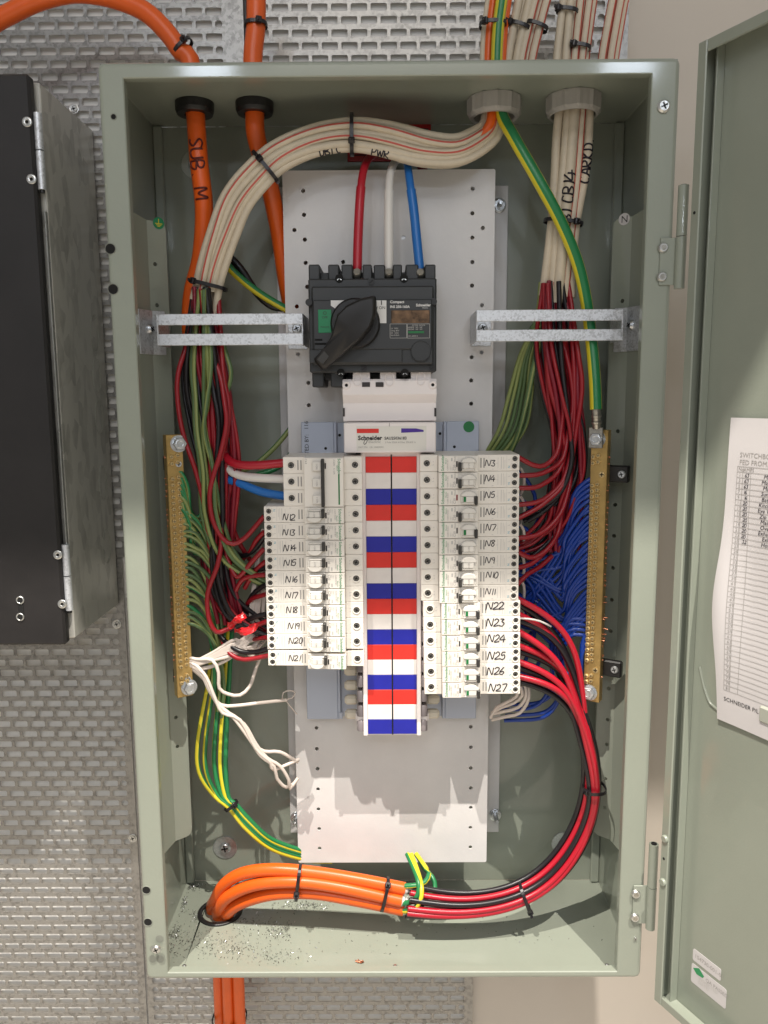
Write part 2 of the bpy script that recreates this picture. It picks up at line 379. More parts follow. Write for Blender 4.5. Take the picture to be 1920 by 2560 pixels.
# ------------------------------------------------------------------ perforated sheets
def perforated(x0, x1, z0, z1, label, screws, phase=0):
    t = thing("perforated_sheet", label, "metal sheet", "perforated steel sheets on the wall")
    px, pz, hw, hh = 0.02325, 0.01415, 0.0096, 0.0042
    mb = MB(); yf, yb = 0.0, 0.0008
    rows = int((z1-z0-0.006)/pz); zs = z0+0.5*(z1-z0-rows*pz)
    cx0 = x0+0.006; ncol = int((x1-x0-0.012)/px)
    c = 0.0014
    def cell(xa, xb, za, zb, loop):
        # flat cell with a hole loop of 8 points
        o = [(xa, za), (xb, za), (xb, zb), (xa, zb)]
        n = len(loop)
        V = [(p[0], yf, p[1]) for p in o]+[(p[0], yf, p[1]) for p in loop]+[(p[0], yb, p[1]) for p in loop]
        F = []
        # loop ordered: bl1, br0, br1, tr0, tr1, tl0, tl1, bl0 (8)
        F += [(0, 1, 4+1, 4+0), (1, 4+2, 4+1), (1, 2, 4+3, 4+2), (2, 4+4, 4+3), (2, 3, 4+5, 4+4), (3, 4+6, 4+5), (3, 0, 4+7, 4+6), (0, 4+0, 4+7)]
        F += [(4+i, 4+(i+1) % n, 4+n+(i+1) % n, 4+n+i) for i in range(n)]
        mb.add(V, F, "sheet_steel")
    def hole(xc, zc, hw, hh, c):
        return [(xc-hw+c, zc-hh), (xc+hw-c, zc-hh), (xc+hw, zc-hh+c), (xc+hw, zc+hh-c), (xc+hw-c, zc+hh), (xc-hw+c, zc+hh), (xc-hw, zc+hh-c), (xc-hw, zc-hh+c)]
    def quad(xa, xb, za, zb):
        if xb-xa > 1e-5 and zb-za > 1e-5: mb.add([(xa, yf, za), (xb, yf, za), (xb, yf, zb), (xa, yf, zb)], [(0, 1, 2, 3)], "sheet_steel")
    quad(x0, x1, z0, zs); quad(x0, x1, zs+rows*pz, z1)
    for r_ in range(rows):
        za = zs+r_*pz; zb = za+pz; zc = 0.5*(za+zb)
        quad(x0, cx0, za, zb)
        x = cx0
        if (r_+phase) % 2:
            xe = cx0+px*0.5
            cell(x, xe, za, zb, hole(0.5*(x+xe), zc, hh*1.02, hh, 0.0024)); x = xe; n = ncol-1
        else: n = ncol
        for k in range(n):
            cell(x, x+px, za, zb, hole(x+px/2, zc, hw, hh, c)); x += px
        if (r_+phase) % 2:
            cell(x, x+px*0.5, za, zb, hole(x+px*0.25, zc, hh*1.02, hh, 0.0024)); x += px*0.5
        quad(x, x1, za, zb)
    # sheet rim
    for (a, b) in (((x0, z0), (x0, z1)), ((x1, z0), (x1, z1)), ((x0, z0), (x1, z0)), ((x0, z1), (x1, z1))):
        mb.add([(a[0], yf, a[1]), (b[0], yf, b[1]), (b[0], yb, b[1]), (a[0], yb, a[1])], [(0, 1, 2, 3)], "sheet_steel")
    mb.build("sheet", t)
    for (sx_, sy_) in screws:
        q = P(sx_, sy_, 0.0); s_ = MB()
        s_.ring((q[0], -0.0002, q[2]), (0, -1, 0), 0.0042, 0.0060, 0.0008, "zinc_bright")
        s_.cyl((q[0], -0.0003, q[2]), (0, -1, 0), 0.0045, 0.0016, "zinc_bright", 14, r2=0.0036)
        for aa in (0.3, 0.3+math.pi/2):
            s_.box((-0.0026, -0.0023, -0.0005), (0.0026, -0.0018, 0.0005), "hole_dark", axes=((math.cos(aa), 0, math.sin(aa)), (0, 1, 0), (-math.sin(aa), 0, math.cos(aa))), org=(q[0], 0, q[2]))
        s_.build("screw", t)
    return t
perforated(-0.99, -0.3478, -0.45, 0.452, "perforated sheet at lower left, brightly lit below the black box", [(292, 1560), (332, 2095)])
perforated(-0.99, -0.1700, 0.4545, 1.35, "perforated sheet at upper left behind the arching orange cable", [(185, 273)], 1)
perforated(-0.3455, 0.1125, -0.45, 0.40, "narrow shaded perforated sheet below the open cabinet", [])
perforated(-0.1676, 0.2832, 0.4045, 1.35, "perforated sheet above the cabinet behind the white cable bunches", [], 1)

# ------------------------------------------------------------------ galvanised box with a black door, left edge of the photo
t = thing("zinc_box", "galvanised box with a black riveted door on the wall left of the cabinet", "electrical box")
bx0, bx1, bzf0, bzf1, by = -0.85, -0.3545, 0.392, 0.976, -0.150
q = MB(); q.box((bx0, by, bzf0), (bx1, -0.002, bzf1), "box_zinc", 0.0012); q.build("body", t)
def side_ring(mb, yy, zz, ry, rz):
    a = [(bx1+0.0003, yy+ry*math.cos(2*math.pi*i/28), zz+rz*math.sin(2*math.pi*i/28)) for i in range(29)]
    mb.tube(a, 0.00028, "holder_plastic", n=4, cap=False)
for zz in (0.735, 0.685, 0.635, 0.555, 0.475):
    q = MB(); side_ring(q, -0.035, zz, 0.013, 0.021); q.build("knockout", t)
q = MB(); q.box((bx0, by-0.016, bzf0-0.003), (-0.3585, by-0.003, bzf1+0.003), "black_panel", 0.0025); dr = q.build("door", t)
for (rx, ry) in ((68, 305), (79, 448), (145, 1387), (156, 1510)):
    c = P(rx, ry, by-0.016); q = MB()
    q.ring((c[0], by-0.016, c[2]), (0, -1, 0), 0.0016, 0.0050, 0.0012, "zinc_bright"); q.cyl((c[0], by-0.0163, c[2]), (0, -1, 0), 0.0017, 0.0004, "hole_dark", 10); q.build("rivet", dr)
q = MB(); c = P(51, 1500, by-0.016); c2 = P(51, 1542, by-0.016)
q.box((c[0]-0.003, by-0.0166, c2[2]), (c[0]+0.003, by-0.0158, c[2]), "hole_dark", 0.0003)
for cc in (c, c2):
    q.ring((cc[0], by-0.016, cc[2]), (0, -1, 0), 0.0030, 0.0046, 0.0016, "zinc_bright", 14); q.cyl((cc[0], by-0.0165, cc[2]), (0, -1, 0), 0.0030, 0.0006, "hole_dark", 12)
q.build("key_slot", dr)
for (ya, yb_, yc) in ((282, 376, 474), (1362, 1440, 1526)):
    pa, pb, pc = P(112, ya, by-0.010), P(114, yb_, by-0.010), P(117, yc, by-0.010); q = MB()
    for (z1, z0) in ((pa[2], pb[2]+0.0006), (pb[2]-0.0006, pc[2])):
        q.cyl((-0.3550, by-0.009, z0), (0, 0, 1), 0.0042, z1-z0, "galvanised", 16)
    q.cyl((-0.3550, by-0.009, pc[2]-0.003), (0, 0, 1), 0.0026, 0.01, "black_plastic", 10)
    q.build("hinge", t)
q = MB(); q.box((-0.3562, by-0.006, 0.46), (-0.3546, by-0.0005, 0.85), "zinc_bright", 0.0005); q.build("door_seal", t)

# ------------------------------------------------------------------ the open cabinet
W2, H, D = 0.282, 0.980, 0.1892
cab = thing("switchboard_cabinet", "open green switchboard cabinet full of breakers and wiring in the middle", "switchboard")
def rect(x0, x1, z0, z1, r, n=4):
    out = []
    for (cx_, cz_, a0) in ((x1-r, z1-r, 0), (x0+r, z1-r, 90), (x0+r, z0+r, 180), (x1-r, z0+r, 270)):
        for i in range(n+1):
            a = math.radians(a0+90*i/n); out.append((cx_+r*math.cos(a), cz_+r*math.sin(a)))
    return out
ix0, ix1, iz0, iz1 = -0.2570, 0.2545, 0.0090, 0.9650
rO = 0.007
loops = [(rect(ix0, ix1, iz0, iz1, 0.0006), -D+0.010), (rect(ix0, ix1, iz0, iz1, 0.0006), -D+0.001), (rect(ix0-0.001, ix1+0.001, iz0-0.001, iz1+0.001, 0.0012), -D)]
for k in range(5):
    a = math.radians(90*k/4); i_ = 0.0045*(1-math.sin(a))
    loops.append((rect(-W2+i_, W2-i_, i_, H-i_, max(rO-i_, .001)), -D+0.0045*(1-math.cos(a))))
loops.append((rect(-W2, W2, 0, H, rO), -0.001))
q = MB(); n = len(loops[0][0]); vs = [(p[0], yy, p[1]) for (l, yy) in loops for p in l]; fs = []
for k in range(len(loops)-1):
    for i in range(n): j = (i+1) % n; fs.append((k*n+i, k*n+j, (k+1)*n+j, (k+1)*n+i))
q.add(vs, fs, "paint_green", False)
fl = q.build("front_frame", cab)
wt = 0.0016; xi = W2-wt
q = MB(); q.box((-xi, -0.0030, 0.002), (xi, -0.0015, H-0.002), "paint_green"); q.build("back_wall", cab)
for sgn in (-1, 1):
    q = MB(); q.box((sgn*(W2-0.0002), -D+0.0060, 0.0016), (sgn*xi, -0.0032, H-0.0016), "paint_green"); q.build("side_wall", cab)
    q = MB(); q.box((sgn*(xi-0.0002), -0.0115, 0.003), (sgn*(xi-0.011), -0.0034, H-0.003), "paint_green", 0.0012)
    q.build("corner_fold", cab)
def circ(x, y, r, n=16): return [(x+r*math.cos(2*math.pi*i/n), y+r*math.sin(2*math.pi*i/n)) for i in range(n)]
gl_y = -0.088
GL = [(-0.2115, gl_y, 0.0125), (-0.1460, gl_y, 0.0125), (0.1150, -0.092, 0.021), (0.2000, -0.096, 0.023)]
q = MB()
q.plate([(-xi, -D+0.004), (xi, -D+0.004), (xi, -0.0032), (-xi, -0.0032)], [circ(x, y, r) for (x, y, r) in GL], 0.0013, "paint_green", ((1, 0, 0), (0, 1, 0), (0, 0, 1)), (0, 0, H-0.0017))
q.build("top_wall", cab)
q = MB()
q.plate([(-0.262, -D+0.012), (0.262, -D+0.012), (0.232, -0.014), (-0.232, -0.014)][:0] or [(-0.245, -0.176), (0.245, -0.176), (0.245, -0.012), (-0.245, -0.012)], [circ(x, y, r) for (x, y, r) in GL], 0.0014, "paint_green", ((1, 0, 0), (0, 1, 0), (0, 0, 1)), (0, 0, H-0.0036))
q.build("gland_plate", cab)
FH = (-0.2215, -0.0730, 0.024)
q = MB()
q.plate([(-xi, -D+0.004), (xi, -D+0.004), (xi, -0.0032), (-xi, -0.0032)], [circ(*FH, 24)], 0.0012, "paint_green", ((1, 0, 0), (0, 1, 0), (0, 0, -1)), (0, 0, 0.0017))
q.build("floor_wall", cab)
q = MB()
q.plate([(-0.243, -0.174), (0.243, -0.174), (0.243, -0.026), (-0.243, -0.026)], [circ(*FH, 24)], 0.0008, "paint_green", ((1, 0, 0), (0, 1, 0), (0, 0, -1)), (0, 0, 0.0030))
q.build("gland_plate", cab)
# holes as discs, their inner dark painted black; studs and screws on the frame
def disc(mb, px_, py_, Y, r, m, h_=0.0003, n=18):
    c = P(px_, py_, Y); mb.cyl((c[0], Y, c[2]), (0, -1, 0), r, h_, m, n)
for (hx, hy, hr) in ((276, 622, 0.0049), (283, 723, 0.0049), (366, 2225, 0.0044), (370, 2305, 0.0044), (284, 292, 0.0024)):
    q = MB(); c = P(hx, hy, -D); q.cyl((c[0], -D+0.0008, c[2]), (0, -1, 0), hr, 0.0011, "hole_dark", 20)
    q.ring((c[0], -D+0.0003, c[2]), (0, -1, 0), hr, hr+0.0007, 0.0010, "bare_touchup", 20); q.build("knockout", cab)
def pan_screw(px_, py_, Y, r, parent, name="screw", m="zinc_bright", ang=0.4, hh=0.0022):
    c = P(px_, py_, Y); s_ = MB()
    s_.cyl((c[0], Y, c[2]), (0, -1, 0), r, hh*0.5, m, 18); s_.cyl((c[0], Y-hh*0.5, c[2]), (0, -1, 0), r, hh*0.5, m, 18, r2=r*0.72)
    for aa in (ang, ang+math.pi/2):
        s_.box((-r*0.55, -0.0003, -r*0.11), (r*0.55, 0.0003, r*0.11), "hole_dark", axes=((math.cos(aa), 0, math.sin(aa)), (0, 1, 0), (-math.sin(aa), 0, math.cos(aa))), org=(c[0], Y-hh, c[2]))
    return s_.build(name, parent)
pan_screw(1658, 267, -D, 0.0062, cab, hh=0.004)
pan_screw(391, 2372, -D-0.006, 0.0050, cab, hh=0.003)
q = MB(); c = P(391, 2372, -D); q.cyl((c[0], -D+0.0005, c[2]+0.0015), (0, -1, 0), 0.0019, 0.0070, "zinc_bright", 10)
q.build("screw_shank", cab)
q = MB()
for (dx, dz) in ((-11, 28), (10, 28), (9, -28), (-8, 0)): disc(q, 391+dx*0.9, 2372+dz*0.9, -D, 0.0046, "bare_touchup", 0.00012+0.00003*(dx+12)/10)
q.build("paint_chip", cab)
for (sx_, sy_) in ((461, 2420), (988, 2420), (1517, 2418)):
    c = P(sx_, sy_, -D+0.014); q = MB(); q.cyl((c[0], c[1], 0.0012), (0, 0, 1), 0.0022, c[2]-0.0012+0.004, "zinc_bright", 12, ch=0.0006)
    for k in range(4): q.ring((c[0], c[1], c[2]+0.003-k*0.0016), (0, 0, -1), 0.0020, 0.00255, 0.0006, "zinc_bright", 12)
    q.build("stud", cab)
for (sx_, sy_) in ((563, 2118), (1409, 2108), (487, 412)):
    c = P(sx_, sy_, -0.003); q = MB(); q.cyl((c[0], -0.003, c[2]), (0, -1, 0), 0.0165, 0.0012, "bolt_zinc" if sy_ > 1000 else "holder_plastic", 26, ch=0.0004)
    q.cyl((c[0], -0.004, c[2]), (0, -1, 0), 0.0082, 0.0035, "bolt_zinc", 18, r2=0.006, ch=0.0006)
    for aa in (0.2, 0.2+math.pi/2): q.box((-0.0045, -0.0004, -0.0009), (0.0045, 0.0004, 0.0009), "hole_dark", axes=((math.cos(aa), 0, math.sin(aa)), (0, 1, 0), (-math.sin(aa), 0, math.cos(aa))), org=(c[0], -0.0078, c[2]))
    q.build("wall_fixing", cab)
pan_screw(1588, 2345, -D, 0.0016, cab)
# angled side brackets carrying the bars
def side_bracket(sgn):
    mb = MB(); zt, zb = 0.852, 0.117
    Bx, By = sgn*0.2500, -0.085; Fx, Fy = sgn*0.2670, -0.0985; Ax, Ay = sgn*0.2796, -0.132
    U = np.array([Bx-Fx, By-Fy, 0]); L = np.linalg.norm(U); U /= L; nrm = np.array([-U[1]*sgn, U[0]*sgn, 0]) if False else None
    wv = np.array([0.0, 0.0012, 0])
    r = 0.008
    out = [(-0.001, 0), (L-r, 0)]+[(L-r+r*math.sin(a), r-r*math.cos(a)) for a in (0.5, 1.05, 1.57)]+[(L-r+r*math.cos(a), zt-zb-r+r*math.sin(a)) for a in (0, 0.5, 1.05, 1.57)]+[(-0.001, zt-zb)]
    zs = ([660, 763] if sgn < 0 else [752, 867, 1078, 1262, 1340, 1420, 1500, 1578, 1722, 1800, 1862, 1948, 2020])
    if sgn < 0: zs += [1795, 1868]
    holes = []
    for zy in zs:
        c = P(365 if sgn < 0 else 1580, zy, -0.095); holes.append(circ(L*0.35, c[2]-zb, 0.0024, 8))
    mb.plate(out, holes, 0.0015, "paint_green", (U, (0, 0, 1), (0, 1, 0)), (Fx, Fy, zb))
    A = np.array([Ax, Ay, 0]); F = np.array([Fx, Fy, 0])
    mb.add([(Ax, Ay, zb-0.006), (Fx, Fy, zb), (Fx, Fy, zt), (Ax, Ay, zt+0.006), (Ax, Ay+.0016, zb-0.006), (Fx, Fy+.0016, zb), (Fx, Fy+.0016, zt), (Ax, Ay+.0016, zt+0.006)],
           [(0, 1, 2, 3), (4, 7, 6, 5), (0, 4, 5, 1), (3, 2, 6, 7)], "paint_green")
    br = mb.build("side_bracket", cab)
    return br, U, np.array([Fx, Fy, 0])
brL, UL, FL = side_bracket(-1); brR, UR, FR = side_bracket(1)
# round stickers on the brackets
def bracket_pt(px_, py_, F, U):
    nrm = np.array([U[1], -U[0], 0]); nrm = nrm if nrm[1] < 0 else -nrm
    d = ray(px_, py_); tt = ((F-CAMP)@nrm)/(d@nrm); return CAMP+d*tt, nrm
c, nr = bracket_pt(396, 558, FL, UL); q = MB(); q.cyl(c+nr*0.0002, nr, 0.0064, 0.0004, "isolator_green", 24)
uu = UL
for k, (wd_, zz) in enumerate(((0.0042, -0.0006), (0.0030, -0.0020), (0.0016, -0.0034))):
    q.box((-wd_, 0, zz-0.0004), (wd_, 0.0002, zz+0.0004), "pvc_yellow", axes=(uu, nr, (0, 0, 1)), org=c+nr*0.0006)
q.box((-0.0004, 0, -0.0006), (0.0004, 0.0002, 0.0045), "pvc_yellow", axes=(uu, nr, (0, 0, 1)), org=c+nr*0.00062)
q.build("earth_sticker", cab)
c, nr = bracket_pt(1561, 548, FR, UR); q = MB(); q.cyl(c+nr*0.0002, nr, 0.0064, 0.0004, "paper", 24)
ua = -UR if UR[0] < 0 else UR
join_mesh(q, text_mesh("N", 0.0105, "print_black", (ua, (0, 0, 1)), c+nr*0.0008-ua*0.0036-np.array([0, 0, 0.0036])), "print_black")
q.build("neutral_sticker", cab)

# hinges of the cabinet (frame side)
def hinge(ytop, ymid, ybot, plate_low, xk):
    mb = MB(); a, b, c = P(xk, ytop, -D-0.004), P(xk, ymid, -D-0.004), P(xk, ybot, -D-0.004)
    X, Y = 0.2885, -D-0.0045
    mb.cyl((X, Y, b[2]+0.0004), (0, 0, 1), 0.0052, a[2]-b[2], "paint_green", 18)
    mb.cyl((X, Y, c[2]), (0, 0, 1), 0.0052, b[2]-c[2]-0.0004, "paint_green", 18)
    mb.cyl((X, Y, a[2]), (0, 0, 1), 0.0032, 0.0012, "hole_dark", 12)
    mb.box((0.2690, -D-0.0022, c[2]+0.004), (X, -D-0.0005, b[2]-0.0004), "paint_green", 0.0004)
    o = mb.build("hinge", cab)
    for zz in (b[2]-0.010, c[2]+0.012):
        r = MB(); r.cyl((0.2715, -D-0.0022, zz), (0, -1, 0), 0.0052, 0.0028, "zinc_bright", 18, r2=0.0046, ch=0.0008)
        r.cyl((0.2715, -D-0.0050, zz), (0, -1, 0), 0.0026, 0.0002, "lug", 12); r.build("rivet", o)
hinge(465, 592, 722, True, 1712)
hinge(2110, 2216, 2320, True, 1655)

# ------------------------------------------------------------------ the door, open about 116 degrees
HP = np.array([0.3095, -0.2020, 0]); DU = np.array([0.4444, -0.8958, 0]); DN = np.array([-0.8958, -0.4444, 0])
door = bpy.data.objects.new("door", None); COL.objects.link(door); door.parent = cab
door.matrix_local = Matrix(((DU[0], DN[0], 0, HP[0]), (DU[1], DN[1], 0, HP[1]), (0, 0, 1, 0), (0, 0, 0, 1)))
def DP(px_, py_, off=0.0):
    d = ray(px_, py_); tt = ((HP+DN*off-CAMP)@DN)/(d@DN); g = CAMP+d*tt; return np.array([(g-HP)@DU, off, g[2]])
dz0, dz1, dl = -0.008, 0.983, 0.545
q = MB(); q.box((0, -0.0016, dz0), (dl, 0, dz1), "paint_green", 0.0008); q.build("door_panel", door)
q = MB()
# folded lips: hinge side, top, bottom, far side (profile: wall, rounded corner, small return)
q.box((0.0, 0.0002, dz0), (0.0015, 0.0215, dz1), "paint_green", 0.0006); q.box((0.0, 0.0200, dz0), (0.0105, 0.0222, dz1), "paint_green", 0.0009)
q.box((0.0105, 0.0002, dz0), (0.0125, 0.010, dz1), "paint_green", 0.0004)
q.box((0.0016, 0.0002, dz1-0.0016), (dl, 0.0215, dz1), "paint_green", 0.0006); q.box((0.0106, 0.0200, dz1-0.0110), (dl, 0.0220, dz1-0.0002), "paint_green", 0.0008)
q.box((0.0016, 0.0002, dz0), (dl, 0.0215, dz0+0.0016), "paint_green", 0.0006); q.box((0.0106, 0.0200, dz0+0.0002), (dl, 0.0220, dz0+0.0105), "paint_green", 0.0008)
q.box((dl-0.0015, 0.0002, dz0+0.002), (dl, 0.0215, dz1-0.002), "paint_green", 0.0006)
q.build("door_lip", door)
for (hx, hy) in ((1688, 2112), (1683, 2222)):
    c = DP(hx, hy, 0.022); q = MB(); q.cyl((0.006, 0.0222, c[2]), (0, 1, 0), 0.0042, 0.003, "paint_green", 12, ch=0.001); q.build("rivet", door)
for (hx, hy) in ((1752, 528), (1684, 2163)):
    c = DP(hx, hy, 0.022); q = MB(); q.cyl((0.005, 0.0221, c[2]), (0, 1, 0), 0.0015, 0.0004, "hole_dark", 10); q.build("rivet_hole", door)
# moulded document holder on the inside of the door
q = MB(); hz0, hz1 = 0.325, 0.665
path = [(0.60, 0.001, hz1+0.006), (0.032, 0.001, hz1+0.006)]
pts = [(0.034, hz0+0.045), (0.044, hz0+0.022), (0.30, hz0+0.022)]
q.tube(spline([(0.020, 0.0005, hz0+0.055), (0.030, 0.0005, hz0+0.030), (0.044, 0.0005, hz0+0.018), (0.10, 0.0005, hz0+0.016), (0.35, 0.0005, hz0+0.016)], 0.006), 0.0016, "paint_green", n=6)
q.build("pressed_rib", door)

for (hx, hy) in ((1818, 1402), (1912, 1786)):
    c = DP(hx, hy, 0.004); q = MB()
    if hy < 1600: q.box((c[0]-0.006, 0.0002, c[2]-0.0065), (c[0]+0.006, 0.0062, c[2]+0.0065), "holder_plastic", 0.0022)
    else: q.box((c[0]-0.006, 0.0002, c[2]-0.009), (c[0]+0.018, 0.0062, c[2]+0.008), "holder_plastic", 0.0022)
    q.build("paper_clip", door)
# two stickers near the bottom of the door
def sticker(cs, lines, nm):
    A = [DP(*c) for c in cs]; x0 = np.mean([A[0][0], A[3][0]]); x1 = np.mean([A[1][0], A[2][0]]); zt = np.mean([A[0][2], A[1][2]]); zb = np.mean([A[2][2], A[3][2]])
    mb = MB(); r = 0.002
    mb.plate(rect(x0, x1, zb, zt, r, 3), [], 0.0003, "paper", ((1, 0, 0), (0, 0, 1), (0, -1, 0)), (0, 0.0005, 0))
    for (txt, fx, fz, sz, m) in lines:
        join_mesh(mb, text_mesh(txt, sz, m, ((1, 0, 0), (0, 0, 1)), (x0+(x1-x0)*fx, 0.0007, zb+(zt-zb)*fz)), m)
    return mb, x0, x1, zb, zt
mb, *_ = sticker(((1733, 2372), (1803, 2420), (1803, 2450), (1733, 2403)), [("154730-001-01", 0.07, 0.36, 0.0062, "print_grey")], "l")
mb.build("number_sticker", door)
mb, x0, x1, zb, zt = sticker(((1729, 2408), (1817, 2471), (1815, 2520), (1729, 2457)), [("QA PASSED", 0.42, 0.62, 0.0056, "print_grey"), ("INSPECTED", 0.22, 0.42, 0.0050, "print_light"), ("DATE/", 0.22, 0.22, 0.0050, "print_light")], "l")
cxm = x0+(x1-x0)*0.2; czm = zb+(zt-zb)*0.78
mb.add([(cxm-0.007, 0.0007, czm), (cxm-0.002, 0.0007, czm-0.004), (cxm+0.006, 0.0007, czm-0.003), (cxm+0.008, 0.0007, czm), (cxm+0.001, 0.0007, czm+0.005)], [(0, 1, 2, 3, 4)], "print_green")
mb.build("inspection_sticker", door)

# circuit schedule paper held on the door
sheet = thing("circuit_schedule", "white circuit schedule sheet with handwritten rows clipped inside the open door", "paper")
sheet.matrix_world = door.matrix_local.copy()
pz1, pz0 = 0.636, 0.335
def edge(z):
    f = (pz1-z)/(pz1-pz0)
    return 0.0440+0.0035*f-0.010*math.exp(-((f-0.60)/0.16)**2)*0.55+0.004*max(0, f-0.75)
def bulge(x, z):
    f = (pz1-z)/(pz1-pz0); return 0.0030+0.009*math.exp(-((x-0.045)/0.02)**2)*math.exp(-((f-0.6)/0.25)**2)+0.0012*math.sin(9*f)
q = MB(); nz, nx = 40, 16; vs = []; fs = []
for i in range(nz+1):
    z = pz1+(pz0-pz1)*i/nz; e = edge(z)
    for j in range(nx+1):
        x = e+(0.215-e)*(j/nx)**1.5; vs.append((x, bulge(x, z), z))
for i in range(nz):
    for j in range(nx): a = i*(nx+1)+j; fs.append((a, a+1, a+nx+2, a+nx+1))
q.add(vs, fs, "paper", True); q.add([(v[0], v[1]-0.0002, v[2]) for v in vs], [f[::-1] for f in fs], "paper", True)
q.build("page", sheet)
def warp(mb):
    mb.T = lambda v: (v[0], bulge(v[0], v[2])+0.0004+v[1], v[2])
q = MB(); warp(q)
zt = DP(1855, 1165)[2]; zbt = DP(1822, 1722)[2]; nrow = 42
xa = DP(1852, 1180)[0]; xb = DP(1866, 1180)[0]; xc = DP(1886, 1180)[0]
rowh = (zt-zbt)/nrow
def hline(x0, x1, z, th=0.00022, m="print_grey"):
    k = 10
    for i in range(k):
        a, b = x0+(x1-x0)*i/k, x0+(x1-x0)*(i+1)/k; q.add([(a, 0, z-th), (b, 0, z-th), (b, 0, z+th), (a, 0, z+th)], [(0, 1, 2, 3)], m)
def vline(x, z0, z1, th=0.00022, m="print_grey", dx=0.0):
    k = 30
    for i in range(k):
        a, b = z0+(z1-z0)*i/k, z0+(z1-z0)*(i+1)/k; q.add([(x-th, 0, a), (x+th, 0, a), (x+th, 0, b), (x-th, 0, b)], [(0, 1, 2, 3)], m)
for r_ in range(nrow+1): hline(xa, 0.21, zt-r_*rowh*1.0 if r_ else zt)
for xx in (xa, xb, xc): vline(xx, zbt, zt)
q.build("table_lines", sheet)
q = MB(); warp(q)
join_mesh(q, text_mesh("SWITCHBOARD No.............", 0.0065, "print_grey", org=(DP(1858, 1140)[0], 0, DP(1858, 1142)[2])), "print_grey")
join_mesh(q, text_mesh("FED FROM....................", 0.0065, "print_grey", org=(DP(1857, 1156)[0], 0, DP(1857, 1160)[2])), "print_grey")
join_mesh(q, text_mesh("SCHNEIDER P/L", 0.0058, "print_black", org=(DP(1820, 1735)[0], 0, zbt-0.011)), "print_black")
join_mesh(q, text_mesh("No.", 0.0050, "print_grey", org=(xa+0.0012, 0, zt-rowh*0.8)), "print_grey")
join_mesh(q, text_mesh("AMPS", 0.0048, "print_grey", org=(xb+0.0006, 0, zt-rowh*0.8)), "print_grey")
for i, nn in enumerate("1 3 5 7 9 11 13 15 17 19 21 23 25 27 29 31 33 35 37 39 41 43 45 47 49 51 53 55 57 59 61 63 65 67 69 71 73 75 77 79 81".split()):
    join_mesh(q, text_mesh(nn, 0.0045, "print_grey", org=(xa+0.002, 0, zt-rowh*(i+1.8))), "print_grey")
q.build("printed_text", sheet)
q = MB(); warp(q)
ent = [("63", "Main"), ("63", "Main"), ("63", "Main"), ("16", "Sun"), ("16", "Bathroom"), ("20", "Kitchen"), ("20", "Eye Wash"), ("20.", "Zip"), ("20", "Main"), ("20", "Oven"), ("20", "Exhaust"), ("20.", "Exhaust"), ("32", "Hot Water")]
for i, (a, b) in enumerate(ent):
    zz = zt-rowh*(i+1.82)
    strokes(q, a, (xb+0.002+random.uniform(0, .0015), 0, zz), (1, 0, 0), (0, 0, 1), rowh*0.62, 0.00018, "ink")
    join_mesh(q, text_mesh(b, rowh*1.05, "ink", org=(xc+0.009+random.uniform(0, 0.006), 0, zz), shear=0.2), "ink")
q.build("handwriting", sheet)

# ------------------------------------------------------------------ mounting plates
bp = MB(); x0, x1, z0, z1 = -0.1365, 0.1435, 0.0765, 0.9070
bp.box((x0, -0.0115, z0), (x1, -0.0095, z1), "paint_white", 0.0007)
back = thing("backing_plate", "long white backing plate against the cabinet back, edges seen beside the gear plate", "metal plate")
bp.build("plate", back)
for (sx_, sy_) in ((1250, 510), (740, 2052), (1240, 2045)):
    c = P(sx_, sy_, -0.02); q = MB(); q.cyl((c[0], -0.0115, c[2]), (0, -1, 0), 0.0062, 0.0042, "bolt_zinc", 6, smooth=False); q.cyl((c[0], -0.0118, c[2]), (0, -1, 0), 0.0030, 0.018, "bolt_zinc", 12, ch=0.0006)
    q.ring((c[0], -0.0116, c[2]), (0, -1, 0), 0.004, 0.0085, 0.0012, "bolt_zinc"); q.build("bolt", back)
YP = -0.066
gp = thing("gear_plate", "perforated white gear plate carrying the isolator and breakers", "mounting plate")
gx0, gx1, gz0, gz1 = -0.1203, 0.1205, 0.0672, 0.9110
hl = []
HP_ = [(758, 477), (760, 537), (736, 575), (762, 599), (764, 657), (742, 766), (768, 717), (745, 886), (770, 832), (771, 957), (772, 1013), (1182, 472), (1181, 533), (1207, 570), (1181, 594), (1181, 655), (1205, 763), (1180, 714), (1204, 881), (1179, 833), (1179, 893), (1178, 951), (1178, 1009), (858, 655), (1009, 594),
       (791, 1820), (792, 1872), (794, 1922), (795, 1973), (796, 2023), (798, 2072), (799, 2121), (1177, 1817), (1177, 1868), (1177, 1920), (1177, 1970), (1177, 2019), (1176, 2069), (1176, 2118)]
for (a, b) in HP_:
    c = P(a, b, YP); hl.append(circ(c[0], c[2], 0.0024, 12))
q = MB(); q.plate(rect(gx0, gx1, gz0, gz1, 0.002, 2), hl, 0.0016, "paint_white", ((1, 0, 0), (0, 0, 1), (0, 1, 0)), (0, YP, 0)); q.build("plate", gp)
q = MB()
q.box((gx0+.0004, YP+0.0016, gz0+0.001), (gx0+0.0020, YP+0.0135, gz1-0.001), "paint_white", 0.0004)
q.build("side_fold", gp)
q = MB(); q.box((gx1-.0020, YP+0.0016, gz0+0.001), (gx1-0.0004, YP+0.0135, gz1-0.001), "paint_white", 0.0004); q.build("side_fold", gp)
for zz in (0.15, 0.83):
    q = MB(); q.box((-0.05, YP+0.0016, zz), (0.05, -0.0116, zz+0.02), "galvanised", 0.0006); q.build("standoff", gp)

